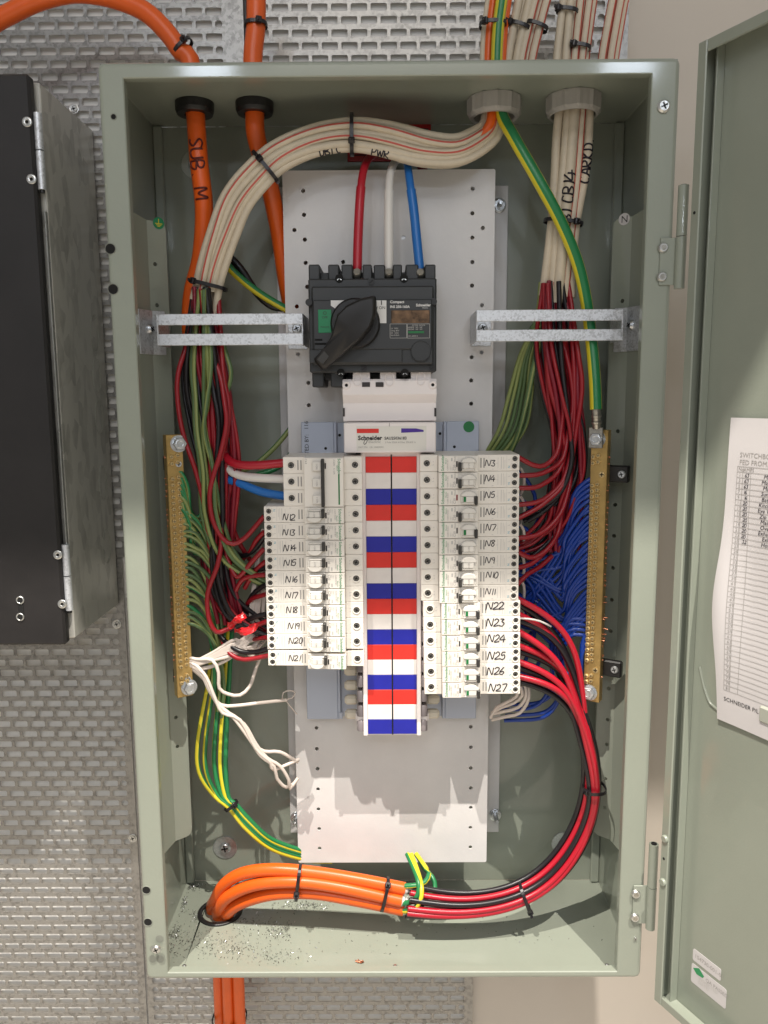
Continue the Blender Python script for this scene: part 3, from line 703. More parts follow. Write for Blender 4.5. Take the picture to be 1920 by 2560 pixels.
# blue-grey tray of the busbar chassis
YT = -0.081
tray = thing("chassis_tray", "pale blue steel tray behind the breakers on the gear plate", "metal tray")
q = MB(); q.box((-0.062, YT+0.004, 0.268), (0.062, YT+0.006, 0.628), "tray_blue", 0.0006); q.build("tray_floor", tray)
for sgn in (-1, 1):
    q = MB()
    q.box((sgn*0.0620, YT+0.004, 0.268), (sgn*0.0655, YT-0.004, 0.629), "tray_blue", 0.0008)
    q.box((sgn*0.0655, YT-0.0042, 0.268), (sgn*0.1030, YT-0.0022, 0.629), "tray_blue", 0.0006)
    q.box((sgn*0.1010, YT-0.0022, 0.268), (sgn*0.1030, YT+0.0130, 0.629), "tray_blue", 0.0006)
    q.build("tray_side", tray)
    for (px_, py_) in (((849, 1088), (814, 1121)) if sgn < 0 else ((1100, 1084), (1136, 1117))):
        c = P(px_, py_, YT-0.0043); s_ = MB(); s_.cyl((c[0], YT-0.0040, c[2]), (0, -1, 0), 0.0017, 0.0004, "hole_dark", 12); s_.build("rivet_hole", tray)
c = P(1172, 1067, YT-0.0042); q = MB(); q.cyl((c[0], YT-0.0041, c[2]), (0, -1, 0), 0.0064, 0.0004, "flag_green", 26); q.build("round_sticker", tray)
q = MB(); c = P(772, 1135, YT-0.0042)
join_mesh(q, text_mesh("INSPECTED BY:   116", 0.0066, "print_black", ((0, 0, 1), (-1, 0, 0)), (c[0], YT-0.0044, 0.5705)), "print_black"); q.build("lettering", tray)
pan_screw(785, 1712, YT+0.004, 0.0045, tray, m="brass_screw"); 
pan_screw(805, 1163, YT-0.0046, 0.002, tray); 
for (ax_, az) in ((859-0, 1784),):
    c = P(853, 1784, YT); q = MB(); q.box((c[0]-0.0022, YT-0.006, c[2]-0.0045), (c[0]+0.0022, YT-0.002, c[2]+0.0035), "tray_blue", 0.0005); q.build("tab", tray)

# ------------------------------------------------------------------ galvanised straps that hold the gear plate
def strap(sgn):
    t = thing("support_strap", "%s forked galvanised strap bridging from the cabinet side to the gear plate" % ("left" if sgn < 0 else "right"), "metal bracket", "forked galvanised straps")
    YS = -0.133; xin = P(757 if sgn < 0 else 1191, 800, YS)[0]; xout = sgn*0.2500
    zz = [P(700 if sgn < 0 else 1300, v, YS)[2] for v in ((783, 811, 833, 862) if sgn < 0 else (774, 803, 824, 853))]
    for (za, zb) in ((zz[1], zz[0]), (zz[3], zz[2])):
        q = MB(); q.box((xin, YS, za), (xout, YS+0.0022, zb), "galvanised", 0.0005); q.build("bar", t)
    q = MB(); q.box((xin, YS+0.0022, zz[3]), (xin+sgn*0.0018, YP-0.0022, zz[0]), "galvanised", 0.0004); q.box((xin+sgn*0.0018, YP-0.0024, zz[3]-0.001), (xin+sgn*0.024, YP-0.0004, zz[0]+0.001), "galvanised", 0.0004)
    f = q.build("foot", t)
    pan_screw(743 if sgn < 0 else 1206, 822 if sgn < 0 else 820, YP-0.0024, 0.0056, f, hh=0.006, m="bolt_zinc")
    q = MB(); q.box((xout, YS, zz[3]), (xout+sgn*0.0018, -0.0870, zz[0]), "galvanised", 0.0004); q.build("end_leg", t)
    # outer foot lies on the angled side bracket
    F, U = (FL, UL) if sgn < 0 else (FR, UR)
    nr = np.array([U[1], -U[0], 0]); nr = nr if nr[1] < 0 else -nr
    q = MB(); q.box((0.0004, 0.0004, 0.706), (0.0155, 0.0022, 0.7545), "galvanised", 0.0004, axes=(U, nr, (0, 0, 1)), org=(F[0], F[1], 0))
    a = F+nr*0.001+U*0.0008
    A = np.array([sgn*0.2796, -0.132, 0]); V = A-F; L = np.linalg.norm(V); V /= L; nv = np.array([V[1], -V[0], 0]); nv = nv if nv[1] < 0 else -nv
    q.box((-0.001, 0.0004, 0.706), (0.0245, 0.0022, 0.7545), "galvanised", 0.0004, axes=(V, nv, (0, 0, 1)), org=(F[0], F[1], 0))
    f = q.build("foot", t)
    px_, py_ = (370, 823) if sgn < 0 else (1583, 813)
    d = ray(px_, py_); tt = ((F-CAMP)@nv)/(d@nv); c = CAMP+d*tt+nv*0.0022
    s_ = MB(); s_.cyl(c, nv, 0.0058, 0.0016, "bolt_zinc", 18); s_.cyl(c+nv*0.0016, nv, 0.0058, 0.0026, "bolt_zinc", 18, r2=0.0036)
    for aa in (0.5, 0.5+math.pi/2):
        s_.box((-0.0030, -0.0003, -0.0006), (0.0030, 0.0003, 0.0006), "hole_dark", axes=(V*math.cos(aa)+np.array([0, 0, 1])*math.sin(aa), nv, -V*math.sin(aa)+np.array([0, 0, 1])*math.cos(aa)), org=c+nv*0.0042)
    s_.build("screw", f)
strap(-1); strap(1)

# ------------------------------------------------------------------ main isolator
iso = thing("isolator_switch", "charcoal rotary main isolator with a large black handle above the breakers", "switch")
YI = -0.150
def IP(a, b, Y=YI): return P(a, b, Y)
def ibox(mb, a, b, c, d, y0, y1, m, ch=0.0008, Y=None):
    p, r = P(a, b, y0 if Y is None else Y), P(c, d, y0 if Y is None else Y); mb.box((p[0], y0, r[2]), (r[0], y1, p[2]), m, ch)
q = MB(); ibox(q, 770, 697, 1091, 930, -0.1385, YP-0.0004, "charcoal_plastic", 0.0015); q.build("body", iso)
q = MB(); ibox(q, 778, 716, 1084, 910, -0.1470, -0.1385, "charcoal_plastic", 0.0016); fc = q.build("face", iso)
q = MB(); ibox(q, 782, 750, 1080, 873, -0.1496, -0.1470, "charcoal_plastic", 0.0010); q.build("face_panel", iso)
q = MB(); ibox(q, 773, 874, 1006, 906, -0.1490, -0.1470, "charcoal_plastic", 0.0008); q.build("lower_cover", iso)
# terminal towers, top and bottom, with wire slots between
for (xa, xb) in ((771, 800), (820, 848), (853, 882), (906, 930), (934, 963), (1010-28, 1005), (1014, 1046), (1062, 1089)):
    q = MB(); ibox(q, xa, 661 if xa not in (934,) else 662, xb, 700, -0.1330, YP-0.0004, "charcoal_plastic", 0.0012); q.build("terminal_tower", iso)
q = MB(); ibox(q, 800, 682, 1062, 700, -0.1180, YP-0.0004, "charcoal_plastic", 0.0008); q.build("terminal_block", iso)
for (xa, xb, yb_) in ((780, 810, 968), (826, 858, 968)):
    q = MB(); ibox(q, xa, 925, xb, yb_, -0.1300, YP-0.0004, "charcoal_plastic", 0.0012); q.build("terminal_tower", iso)
q = MB(); ibox(q, 782, 925, 856, 948, -0.1150, YP-0.0004, "charcoal_plastic", 0.0008); q.build("terminal_block", iso)
for (a, b) in ((848, 696), (1010, 696), (852, 932), (1012, 932)):   # mounting screw wells
    c = P(a, b, -0.1392); q = MB(); q.cyl((c[0], -0.1384, c[2]), (0, -1, 0), 0.0044, 0.0012, "hole_dark", 18)
    for aa in (0.7, 2.5): q.box((-0.0030, 0, -0.0004), (-0.0008, 0.0003, 0.0004), "zinc_bright", axes=((math.cos(aa), 0, math.sin(aa)), (0, 1, 0), (-math.sin(aa), 0, math.cos(aa))), org=(c[0], -0.1400, c[2]))
    q.build("screw_well", iso)
for (a, b) in ((928, 704), (910, 921), (774, 758), (1083, 756), (1081, 920)):
    c = P(a, b, -0.1392); q = MB(); q.cyl((c[0], -0.1384, c[2]), (0, -1, 0), 0.0036, 0.0012 if b in (704, 921, 920) else 0.010, "black_plastic", 16)
    q.box((-0.0024, -0.0001, -0.0003), (0.0024, 0.0002, 0.0003), "hole_dark", axes=((0.8, 0, 0.6), (0, 1, 0), (-0.6, 0, 0.8)), org=(c[0], -0.1398, c[2])); q.build("screw", iso)
# face graphics
YF = -0.1497
q = MB(); p, r = P(795, 774, YF), P(829, 832, YF); q.box((p[0], YF-0.0004, r[2]), (r[0], YF+0.0003, p[2]), "isolator_green", 0.0003)
for txt, yy, sz in (("O", 782, 0.0052), ("OFF", 793, 0.0036), ("PADLOCK", 817, 0.0020)):
    c = P(812, yy, YF); join_mesh(q, text_mesh(txt, sz, "dark_slot", org=(c[0], YF-0.0006, c[2]-sz*0.4), align='CENTER'), "dark_slot")
q.build("off_label", iso)
q = MB()
p = [P(a, b, YF) for a, b in ((827, 751), (966, 751), (966, 808), (949, 808), (941, 786), (840, 773), (827, 764))]
q.add([(v[0], YF-0.0003, v[2]) for v in p], [tuple(range(7))[::-1]], "print_white")
join_mesh(q, text_mesh("I", 0.0060, "print_black", org=(P(952, 762, YF)[0], YF-0.0005, P(952, 762, YF)[2]), bold=0.0002), "print_black")
join_mesh(q, text_mesh("ON", 0.0044, "print_black", org=(P(947, 773, YF)[0], YF-0.0005, P(947, 773, YF)[2])), "print_black")
q.build("on_label", iso)
q = MB()
def itext(txt, a, b, sz, m="print_white", bold=0.0, sx=1.0):
    c = P(a, b, YF); join_mesh(q, text_mesh(txt, sz, m, org=(c[0], YF-0.0004, c[2]), bold=bold, sx=sx), m)
itext("Compact", 975, 758, 0.0040, bold=0.0001); itext("INS 250-160A", 975, 770, 0.0036, bold=0.0001)
itext("Schneider", 1040, 766, 0.0039, bold=0.00012); itext("Electric", 1056, 771, 0.0020)
for i, s_ in enumerate(("Ui  750V", "Uimp 8kV", "Ith  160A", "Icw 8.5kA")): itext(s_, 977, 823+i*5.6, 0.0022, "print_light")
for i, s_ in enumerate(("        AC22A  AC23A", "660/690  160  160", "220/240  160  160")): itext(s_, 1019, 815+i*5, 0.0021, "print_light")
itext("IEC 60947-3", 1021, 842, 0.0020, "print_light")
def iframe(a, b, c, d, th=0.00018, m="print_light"):
    p, r = P(a, b, YF), P(c, d, YF); yy = YF-0.0004
    for (xa, xb, za, zb) in ((p[0], r[0], p[2]-th, p[2]+th), (p[0], r[0], r[2]-th, r[2]+th), (p[0]-th, p[0]+th, r[2], p[2]), (r[0]-th, r[0]+th, r[2], p[2])):
        q.add([(xa, yy, za), (xb, yy, za), (xb, yy, zb), (xa, yy, zb)], [(0, 1, 2, 3)], m)
iframe(975, 810, 1017, 845); iframe(1018, 810, 1074, 845)
p, r = P(1020, 828, YF), P(1060, 833, YF); q.add([(p[0], YF-0.0005, r[2]), (r[0], YF-0.0005, r[2]), (r[0], YF-0.0005, p[2]), (p[0], YF-0.0005, p[2])], [(0, 1, 2, 3)], "flag_green")
q.build("lettering", iso)
q = MB(); p, r = P(978, 776, YF), P(1074, 807, YF); q.box((p[0], YF-0.0008, r[2]), (r[0], YF, p[2]), "foil", 0.0003); q.build("window", iso)
c = P(1052, 878, YF); q = MB(); q.ring((c[0], YF+0.0004, c[2]), (0, -1, 0), 0.0100, 0.0108, 0.0012, "charcoal_plastic", 30); q.cyl((c[0], YF+0.0006, c[2]), (0, -1, 0), 0.0100, 0.0008, "charcoal_plastic", 30); q.build("knockout", iso)
for (a, b, cc, d) in ((787, 847, 806, 852), (787, 857, 826, 862)):
    q = MB(); ibox(q, a, b, cc, d, YF-0.0003, YF+0.0006, "hole_dark", 0.0002); q.build("slot", iso)
# rotary handle: round base, tear-drop grip
hd_ = MB(); c = P(888, 808, -0.155); hd_.cyl((c[0], YF, c[2]), (0, -1, 0), 0.0262, 0.0060, "black_plastic", 36, ch=0.0018); hb = hd_.build("handle", iso)
def grip():
    outl = [(940, 746), (934, 744), (905, 750), (870, 767), (846, 790), (838, 815), (829, 845), (810, 872), (786, 898), (788, 906), (805, 925), (812, 926), (838, 904), (870, 878), (905, 850), (930, 820), (940, 790), (942, 758)]
    yt, yb_ = -0.1790, -0.1550
    ct = np.array([877, 822.0]); mb = MB(); n = len(outl)
    L0 = [P(a, b, yb_) for a, b in outl]
    cw = P(ct[0], ct[1], yb_)
    rings = []
    for (f, y) in ((1.0, yb_), (1.0, yt+0.008), (0.985, yt+0.004), (0.94, yt+0.001), (0.86, yt)):
        rg = []
        for i, p in enumerate(L0):
            tail = max(0, (p[0]*-1 - cw[0]*-1 + (cw[2]-p[2])))*0.0
            # the tail lies lower than the dome
            dd = ((cw[0]-p[0])+(cw[2]-p[2]))
            yl = y + max(0.0, min(0.012, (dd-0.012)*0.28)) if y < yb_-0.001 else y
            rg.append((cw[0]+(p[0]-cw[0])*f, yl, cw[2]+(p[2]-cw[2])*f))
        rings.append(rg)
    vs = [v for r_ in rings for v in r_]; fs = []
    for k in range(len(rings)-1):
        for i in range(n): j = (i+1) % n; fs.append((k*n+i, (k+1)*n+i, (k+1)*n+j, k*n+j))
    mb.add(vs, fs, "black_plastic", True)
    top = rings[-1]; cv = (cw[0], yt-0.0006, cw[2]); mb.add(top+[cv], [(i, n, (i+1) % n) for i in range(n)], "black_plastic", True)
    return mb
gm = grip(); gm.build("grip", hb)
q = MB(); a0 = P(812, 890, -0.168); ax = np.array([0.64, 0, 0.77]); az = np.array([-0.77, 0, 0.64])
q.box((-0.008, -0.0004, -0.0040), (0.008, 0.002, 0.0040), "toggle_black", 0.0003, axes=(ax, (0, 1, 0), az), org=(a0[0], -0.1689, a0[2])); q.build("padlock_slot", hb)
q = MB(); e = [P(a, b, -0.172) for a, b in ((943, 766), (936, 795), (926, 815), (900, 845), (890, 856))]; q.tube(spline(e, 0.003), 0.0005, "charcoal_plastic", n=6); q.build("edge_rib", hb)

# ------------------------------------------------------------------ white tee-off cover below the isolator
tc = thing("terminal_cover", "white moulded terminal cover between the isolator and the colour strip", "terminal cover")
def cbox(a, b, c, d, y0, m="cover_plastic", ch=0.0008, y1=None):
    mb = MB(); ibox(mb, a, b, c, d, y0, YP-0.0004 if y1 is None else y1, m, ch); return mb
# stepped profile: upper flat, sloping band, lower flat, label block
def prof(x0, x1, pts, m, yb_=YP-0.0004):
    mb = MB(); n = len(pts); vs = [(x0, y, z) for (y, z) in pts]+[(x1, y, z) for (y, z) in pts]; vs += [(x0, yb_, z) for (y, z) in pts]+[(x1, yb_, z) for (y, z) in pts]
    fs = [(i, i+1, n+i+1, n+i) for i in range(n-1)]+[(2*n+i, 2*n+i+1, i+1, i) for i in range(n-1)]+[(n+i, n+i+1, 3*n+i+1, 3*n+i) for i in range(n-1)]
    fs += [(0, n, 3*n, 2*n), (n-1, 2*n+n-1, 3*n+n-1, n+n-1)]
    mb.add(vs, fs, m); return mb
zt_, za_, zb_, zc_, zd_, ze_ = [P(970, yy, -0.135)[2] for yy in (938, 986, 1010, 1054, 1058, 1130)]
xl, xr = P(857, 1000, -0.132)[0], P(1091, 1000, -0.132)[0]
prof(xl, xr, [(-0.1310, zt_-0.004), (-0.1325, zt_-0.006), (-0.1335, za_), (-0.1255, zb_+0.0008), (-0.1255, zb_), (-0.1262, zc_+0.001), (-0.1250, zc_)], "cover_plastic").build("shroud", tc)
q = MB()
for (a, b) in ((882, 925), (950, 990), (1027, 1078)):
    ibox(q, a, 930, b, 950, -0.1292, YP-0.0004, "cover_plastic", 0.0006)
q.build("barrier", tc)
for (a, b) in ((905, 961), (939, 961)):
    m_ = MB(); ibox(m_, a, b-5.5, a+20, b+6, -0.1342, -0.1315, "dark_slot", 0.0002); m_.build("slot", tc)
for (a, b) in ((893, 950), (974, 950), (1052, 948)):
    m_ = MB(); c = P(a, b, -0.134); m_.tube(spline([(c[0]-0.0042, -0.1330, c[2]+0.005), (c[0]-0.0042, -0.1330, c[2]-0.002), (c[0]-0.002, -0.1332, c[2]-0.0058), (c[0]+0.002, -0.1332, c[2]-0.0058), (c[0]+0.0042, -0.1330, c[2]-0.002), (c[0]+0.0042, -0.1330, c[2]+0.005), (c[0], -0.1330, c[2]+0.0082), (c[0]-0.0042, -0.1330, c[2]+0.005)], 0.002), 0.0006, "cover_plastic", n=6); m_.build("knockout", tc)
for (a, b) in ((866, 963), (1082, 962)):
    c = P(a, b, -0.134); m_ = MB(); m_.ring((c[0], -0.1328, c[2]), (0, -1, 0), 0.0017, 0.0046, 0.0016, "cover_plastic", 20); m_.cyl((c[0], -0.1330, c[2]), (0, -1, 0), 0.0018, 0.0006, "hole_dark", 12); m_.build("screw_hole", tc)
for (a, b) in ((857, 862), (1086, 1091)):
    m_ = MB(); ibox(m_, a, 1020, b, 1041, -0.1275, -0.1250, "dark_slot", 0.0002); m_.build("clip_slot", tc)
q = MB(); ibox(q, 859, 1057, 1090, 1131, -0.1395, YP-0.0004, "cover_plastic", 0.0010); lbk = q.build("label_block", tc)
YL = -0.1397
q = MB(); p, r = P(891, 1066, YL), P(1066, 1126, YL); q.add([(p[0], YL, r[2]), (r[0], YL, r[2]), (r[0], YL, p[2]), (p[0], YL, p[2])], [(0, 1, 2, 3)], "label_print_ground")
def lrect(a, b, c, d, m, y=YL-0.00025):
    p, r = P(a, b, YL), P(c, d, YL); q.add([(p[0], y, r[2]), (r[0], y, r[2]), (r[0], y, p[2]), (p[0], y, p[2])], [(0, 1, 2, 3)], m)
lrect(892, 1072, 947, 1082.5, "phase_red"); 
pp = [P(a, b, YL) for a, b in ((1003, 1082), (1003, 1071), (1040, 1071), (1059, 1075), (1059, 1079.5))]
q.add([(v[0], YL-0.00025, v[2]) for v in pp], [(0, 4, 3, 2, 1)], "phase_purple")
def ltext(txt, a, b, sz, m="print_black", bold=0.0, sx=1.0):
    c = P(a, b, YL); join_mesh(q, text_mesh(txt, sz, m, org=(c[0], YL-0.0003, c[2]), bold=bold, sx=sx), m)
ltext("Schneider", 895, 1100, 0.0066, bold=0.00022, sx=1.0); ltext("Electric", 921, 1107.5, 0.0036, "print_grey", sx=1.25)
c0 = P(914, 1104, YL); q.tube([(c0[0]+0.0019*math.cos(a)*0.8+0.0012*math.sin(a), YL-0.0002, c0[2]+0.0030*math.sin(a)) for a in np.linspace(0, 2*math.pi, 20)], 0.0003, "print_black", n=4, cap=False)
ltext("SAU25036183", 961, 1099, 0.0044, "print_black", 0.00008, sx=0.95); ltext("3 Pole 250A 415Vac 25kA/0.1s", 962, 1108, 0.0027, "print_grey")
ltext("MAY 2701", 896, 1120, 0.0024, "print_grey"); ltext("CB: 1000099M1", 924, 1120, 0.0024, "print_grey")
q.build("printed_label", tc)
q = MB(); c1, c2 = P(973.5, 1057, -0.1397), P(973.5, 1131, -0.1397); q.box((c1[0]-0.00025, -0.1400, P(970, 1066, -0.14)[2]), (c1[0]+0.00025, -0.1392, c1[2]), "tongue_grey"); q.build("seam", tc)

# ------------------------------------------------------------------ busbar chassis cover with colour tiles
ch_ = thing("busbar_chassis", "narrow busbar cover with red, white and blue tiles between the two breaker columns", "busbar")
YC = -0.1275; pz = 0.01802; cz1 = 0.5915+0.0004
xa, xb = -0.0330, 0.0345
q = MB(); q.box((xa, YC+0.001, 0.2655), (xb, YP-0.001, cz1+0.008), "cover_plastic", 0.0010); q.build("cover_base", ch_)
for (x0, x1) in ((xa+0.0002, xa+0.0052), (xb-0.0050, xb-0.0002)):
    q = MB(); q.box((x0, YC-0.0012, 0.2655), (x1, YC+0.002, cz1+0.0075), "cover_plastic", 0.0008); q.build("cover_edge", ch_)
colr = ["phase_red", "phase_white", "phase_blue"]
tiles = {}
xm = 0.5*(xa+xb)+0.0003
for side in (0, 1):
    x0, x1 = (xa+0.0055, xm-0.0007) if side == 0 else (xm+0.0009, xb-0.0053)
    for k in range(18):
        key = (side, k % 3)
        if key not in tiles:
            mb = MB(); mb.box((x0, YC-0.0004, 0.00012), (x1, YC+0.0012, pz-0.00012), colr[k % 3], 0.00025); tiles[key] = mb.mesh("colour_tile")
        o = place("colour_tile", tiles[key], ch_, (0, random.uniform(-.00006, .00006), cz1-pz*(k+1)))
q = MB(); q.box((xm-0.0006, YC+0.0002, 0.2665), (xm+0.0008, YC+0.0014, cz1+0.002), "hole_dark"); q.build("centre_slot", ch_)
tm = {}
for side in (-1, 1):
    mb = MB(); xo = xa if side < 0 else xb
    mb.cyl((xo+side*0.0026, YC+0.006, 0.0024), (0, 0, 1), 0.0050, pz-0.0048, "tongue_grey", 14, ch=0.0018)
    mb.box((xo, YC+0.0055, 0.003), (xo+side*0.0070, YC+0.016, pz-0.003), "tongue_grey", 0.001)
    tm[side] = mb.mesh("tongue")
for k in range(18):
    for side in (-1, 1): place("tongue", tm[side], ch_, (0, 0, cz1-pz*(k+1)))
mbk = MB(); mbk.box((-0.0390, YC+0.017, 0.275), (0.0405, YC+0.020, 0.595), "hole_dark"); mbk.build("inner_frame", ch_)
tg = {}
for side in (-1, 1):
    mb = MB(); xo = (xa-0.007) if side < 0 else (xb+0.007)
    mb.box((xo, -0.104, 0.0035), (xo+side*0.0160, -0.094, pz-0.0035), "tag_beige", 0.0028); mb.box((xo+side*0.001, -0.107, 0.003), (xo-side*0.002, -0.09, pz-0.003), "grey_plastic", 0.001)
    tg[side] = mb.mesh("contact_shroud")
for k in (14, 15, 16, 17): place("contact_shroud", tg[-1], ch_, (0, 0, cz1-pz*(k+1)+0.004))
for k in (15, 16, 17): place("contact_shroud", tg[1], ch_, (0, 0, cz1-pz*(k+1)+0.004))
for side in (-1, 1):
    q = MB(); xo = xa if side < 0 else xb
    q.box((xo, YC+0.004, 0.2745), (xo+side*0.0072, YC+0.02, 0.2880), "cover_plastic", 0.0008); q.box((xo+side*0.0074, YC+0.010, 0.2795), (xo+side*0.0094, YC+0.02, 0.2880), "cover_plastic", 0.0004); q.build("end_lug", ch_)

# ------------------------------------------------------------------ circuit breakers
YTm, YN, YB = -0.1480, -0.1600, -0.0866       # terminal face, nose face, back
BH = 0.01800
def bevel_prism(mb, prof_, z0, z1, c, m):
    """outline in x,y extruded along z with both rims chamfered"""
    n = len(prof_); out = []
    for i in range(n):
        a, b, d = np.array(prof_[i-1]), np.array(prof_[i]), np.array(prof_[(i+1) % n])
        e0 = (b-a)/np.linalg.norm(b-a); e1 = (d-b)/np.linalg.norm(d-b)
        n0 = np.array([-e0[1], e0[0]]); n1 = np.array([-e1[1], e1[0]]); out.append(tuple(b+(n0+n1)*c/(1+n0@n1)))
    lv = [(out, z0), (prof_, z0+c), (prof_, z1-c), (out, z1)]
    vs = [(p[0], p[1], z) for (l, z) in lv for p in l]
    fs = [(k*n+i, k*n+(i+1) % n, (k+1)*n+(i+1) % n, (k+1)*n+i) for k in range(3) for i in range(n)]
    tri = tessellate_polygon([[Vector((p[0], p[1], 0)) for p in out]])
    fs += [tuple(t) for t in tri]+[tuple(3*n+i for i in t)[::-1] for t in tri]
    mb.add(vs, fs, m)
def rcbo_meshes(flip, on):
    """meshes of one breaker; local x runs outward from the busbar, z down from its top edge; flip turns it upside down"""
    T = (lambda v: (-v[0], v[1], -BH-v[2])) if flip else (lambda v: v)
    out = {}
    def mb_():
        m = MB(); m.T = T; return m
    g = 0.00012
    m = mb_()
    X0, X1, X2, X3 = 0.0, 0.0190, 0.0625, 0.1078
    bevel_prism(m, [(X0, YTm), (X1, YTm), (X1, YTm+0.025), (X2, YTm+0.025), (X2, YTm), (X3, YTm), (X3, YB), (X0, YB)], -BH+g, -g, 0.0005, "breaker_plastic")
    out["body"] = m
    m = mb_(); m.box((X1+0.0004, YN+0.0012, -BH+g+0.00005), (X2-0.0004, YB+0.002, -g-0.00005), "breaker_plastic", 0.0006); out["nose"] = m
    m = mb_(); m.box((X1+0.0008, YN, -BH+0.0005), (X1+0.0214, YN+0.0022, -0.0005), "breaker_plastic", 0.0003); out["label_cover"] = m
    sc_ = []
    for (sx_, sz, r) in ((0.0074, -BH/2, 0.0036), (0.1030, -0.0045, 0.0030), (0.1026, -0.0126, 0.0030)):
        m = mb_(); m.ring((sx_, YTm+0.0002, sz), (0, -1, 0), r-0.0002, r+0.0012, 0.0012, "breaker_plastic", 18)
        m.cyl((sx_, YTm+0.0003, sz), (0, -1, 0), r-0.0002, 0.0005, "hole_dark", 16); m.cyl((sx_, YTm-0.0001, sz), (0, -1, 0), r-0.0007, 0.0004, "screw_dark", 14)
        aa = random.uniform(0, 3)
        for a_ in (aa, aa+math.pi/2):
            m.box((-r*0.6, -0.0001, -r*0.13), (r*0.6, 0.0002, r*0.13), "hole_dark", axes=((math.cos(a_), 0, math.sin(a_)), (0, 1, 0), (-math.sin(a_), 0, math.cos(a_))), org=(sx_, YTm-0.0006, sz))
        sc_.append(m)
    out["terminal_screw"] = sc_
    m = mb_()
    for sx_ in (0.0655, 0.0688): m.box((sx_, YTm-0.0002, -0.0142), (sx_+0.0014, YTm+0.0004, -0.0036), "print_grey", 0.0001)
    out["vent_slots"] = m
    # printing
    m = mb_(); up = ((0, 0, 1), (-1, 0, 0)); yy = YN-0.00018; yt = YTm-0.00018
    def tx(txt, x, z, sz, mt, y=yy, ax=up, bold=0, sx=1.0): join_mesh(m, text_mesh(txt, sz, mt, ax, (x, y, z), bold=bold, sx=sx), mt)
    tx("Schneider", X1+0.0062, -0.0164, 0.0043, "print_green", bold=0.00004); tx("Electric", X1+0.0088, -0.0090, 0.0021, "print_green")
    tx("iC60N RCBO", X1+0.0108, -0.0160, 0.0021, "print_grey"); tx("C20", X1+0.0186, -0.0160, 0.0036, "print_grey"); tx("30mA", X1+0.0186, -0.0072, 0.0026, "print_grey")
    tx("240V~", X1+0.0138, -0.0160, 0.0020, "print_light"); tx("6000", X1+0.0156, -0.0160, 0.0018, "print_light")
    m.add([(X1+0.0137, yy, -0.0060), (X1+0.0153, yy, -0.0060), (X1+0.0153, yy, -0.0024), (X1+0.0137, yy, -0.0024)], [(0, 1, 2, 3)], "print_light")
    out["lettering"] = m; m = mb_()
    tx("L", 0.0150, -0.0115, 0.0034, "print_light", yt); tx("x", 0.0150, -0.0082, 0.0028, "print_light", yt)
    out["lettering  "] = m; m = mb_()
    tx("L", 0.0978, -0.0062, 0.0034, "print_light", yt); tx("N", 0.0978, -0.0148, 0.0034, "print_blue", yt)
    def pl(x0, x1, z0, z1): m.add([(x0, yt, z0), (x1, yt, z0), (x1, yt, z1), (x0, yt, z1)], [(0, 1, 2, 3)], "print_light")
    for (x0, x1, z0, z1) in ((0.0880, 0.0885, -0.0155, -0.0025), (0.0905, 0.0908, -0.0155, -0.0025), (0.0920, 0.0923, -0.0150, -0.0060), (0.0845, 0.0848, -0.0150, -0.0030), (0.0825, 0.0850, -0.0095, -0.0092), (0.0940, 0.0942, -0.0165, -0.0012), (0.0745, 0.0748, -0.0030, -0.0018), (0.0780, 0.0800, -0.0160, -0.0156)): pl(x0, x1, z0, z1)
    out["lettering "] = m
    m = mb_(); m.box((X1+0.0192, YN-0.0003, -0.0122), (X1+0.0208, YN+0.0005, -0.0060), "dark_slot", 0.0002); out["status_window"] = m
    # rocker
    m = mb_(); xs = X1+0.0225
    hood = []
    for (yo, sc) in ((YN+0.001, 1.0), (YN-0.0030, 0.97), (YN-0.0046, 0.85)):
        hood.append([(xs+0.0100+0.0088*sc*math.cos(a), yo, -0.0072+0.0058*sc*math.sin(a)) for a in np.linspace(0, math.pi, 11)])
    vs = [v for r_ in hood for v in r_]; n = 11; fs = []
    for k in range(2):
        for i in range(n-1): fs.append((k*n+i, k*n+i+1, (k+1)*n+i+1, (k+1)*n+i))
        fs.append((k*n+n-1, k*n, (k+1)*n, (k+1)*n+n-1))
    fs.append(tuple(range(2*n, 3*n)))
    m.add(vs, fs, "rocker_white"); out["rocker_hood"] = m
    m = mb_(); m.box((xs+0.0036, YN-0.0042, -0.0138), (xs+0.0156, YN+0.001, -0.0074), "rocker_white", 0.0006)
    m.box((xs+0.0022, YN-0.0034, -0.0162), (xs+0.0168, YN+0.001, -0.0140), "rocker_white", 0.0009)
    m.box((xs+0.0016, YN-0.0026, -0.0140), (xs+0.0036, YN+0.001, -0.0074), "rocker_white", 0.0005); m.box((xs+0.0156, YN-0.0026, -0.0140), (xs+0.0176, YN+0.001, -0.0074), "rocker_white", 0.0005)
    out["rocker"] = m
    m = mb_()
    if on:
        m.box((xs-0.0012, YN-0.0066, -0.0166), (xs+0.0022, YN+0.0002, -0.0070), "toggle_black", 0.0007)
    else:
        m.box((xs+0.0160, YN-0.0066, -0.0166), (xs+0.0194, YN+0.0002, -0.0070), "toggle_black", 0.0007)
    out["toggle"] = m
    m = mb_()
    if on: join_mesh(m, text_mesh("I-ON", 0.0026, "print_grey", up, (xs+0.0108, YN-0.0044, -0.0132)), "print_grey"); out["on_marking"] = m
    else: m.box((xs+0.0042, YN-0.0045, -0.0134), (xs+0.0070, YN-0.0040, -0.0078), "flag_green", 0.0002); out["off_flag"] = m
    res = {}
    for k, v in out.items(): res[k] = [x.mesh(k.strip()) for x in v] if isinstance(v, list) else v.mesh(k.strip())
    return res
    for k, v in out.items(): res[k] = [x.mesh(k) for x in v] if isinstance(v, list) else v.mesh(k)
    return res
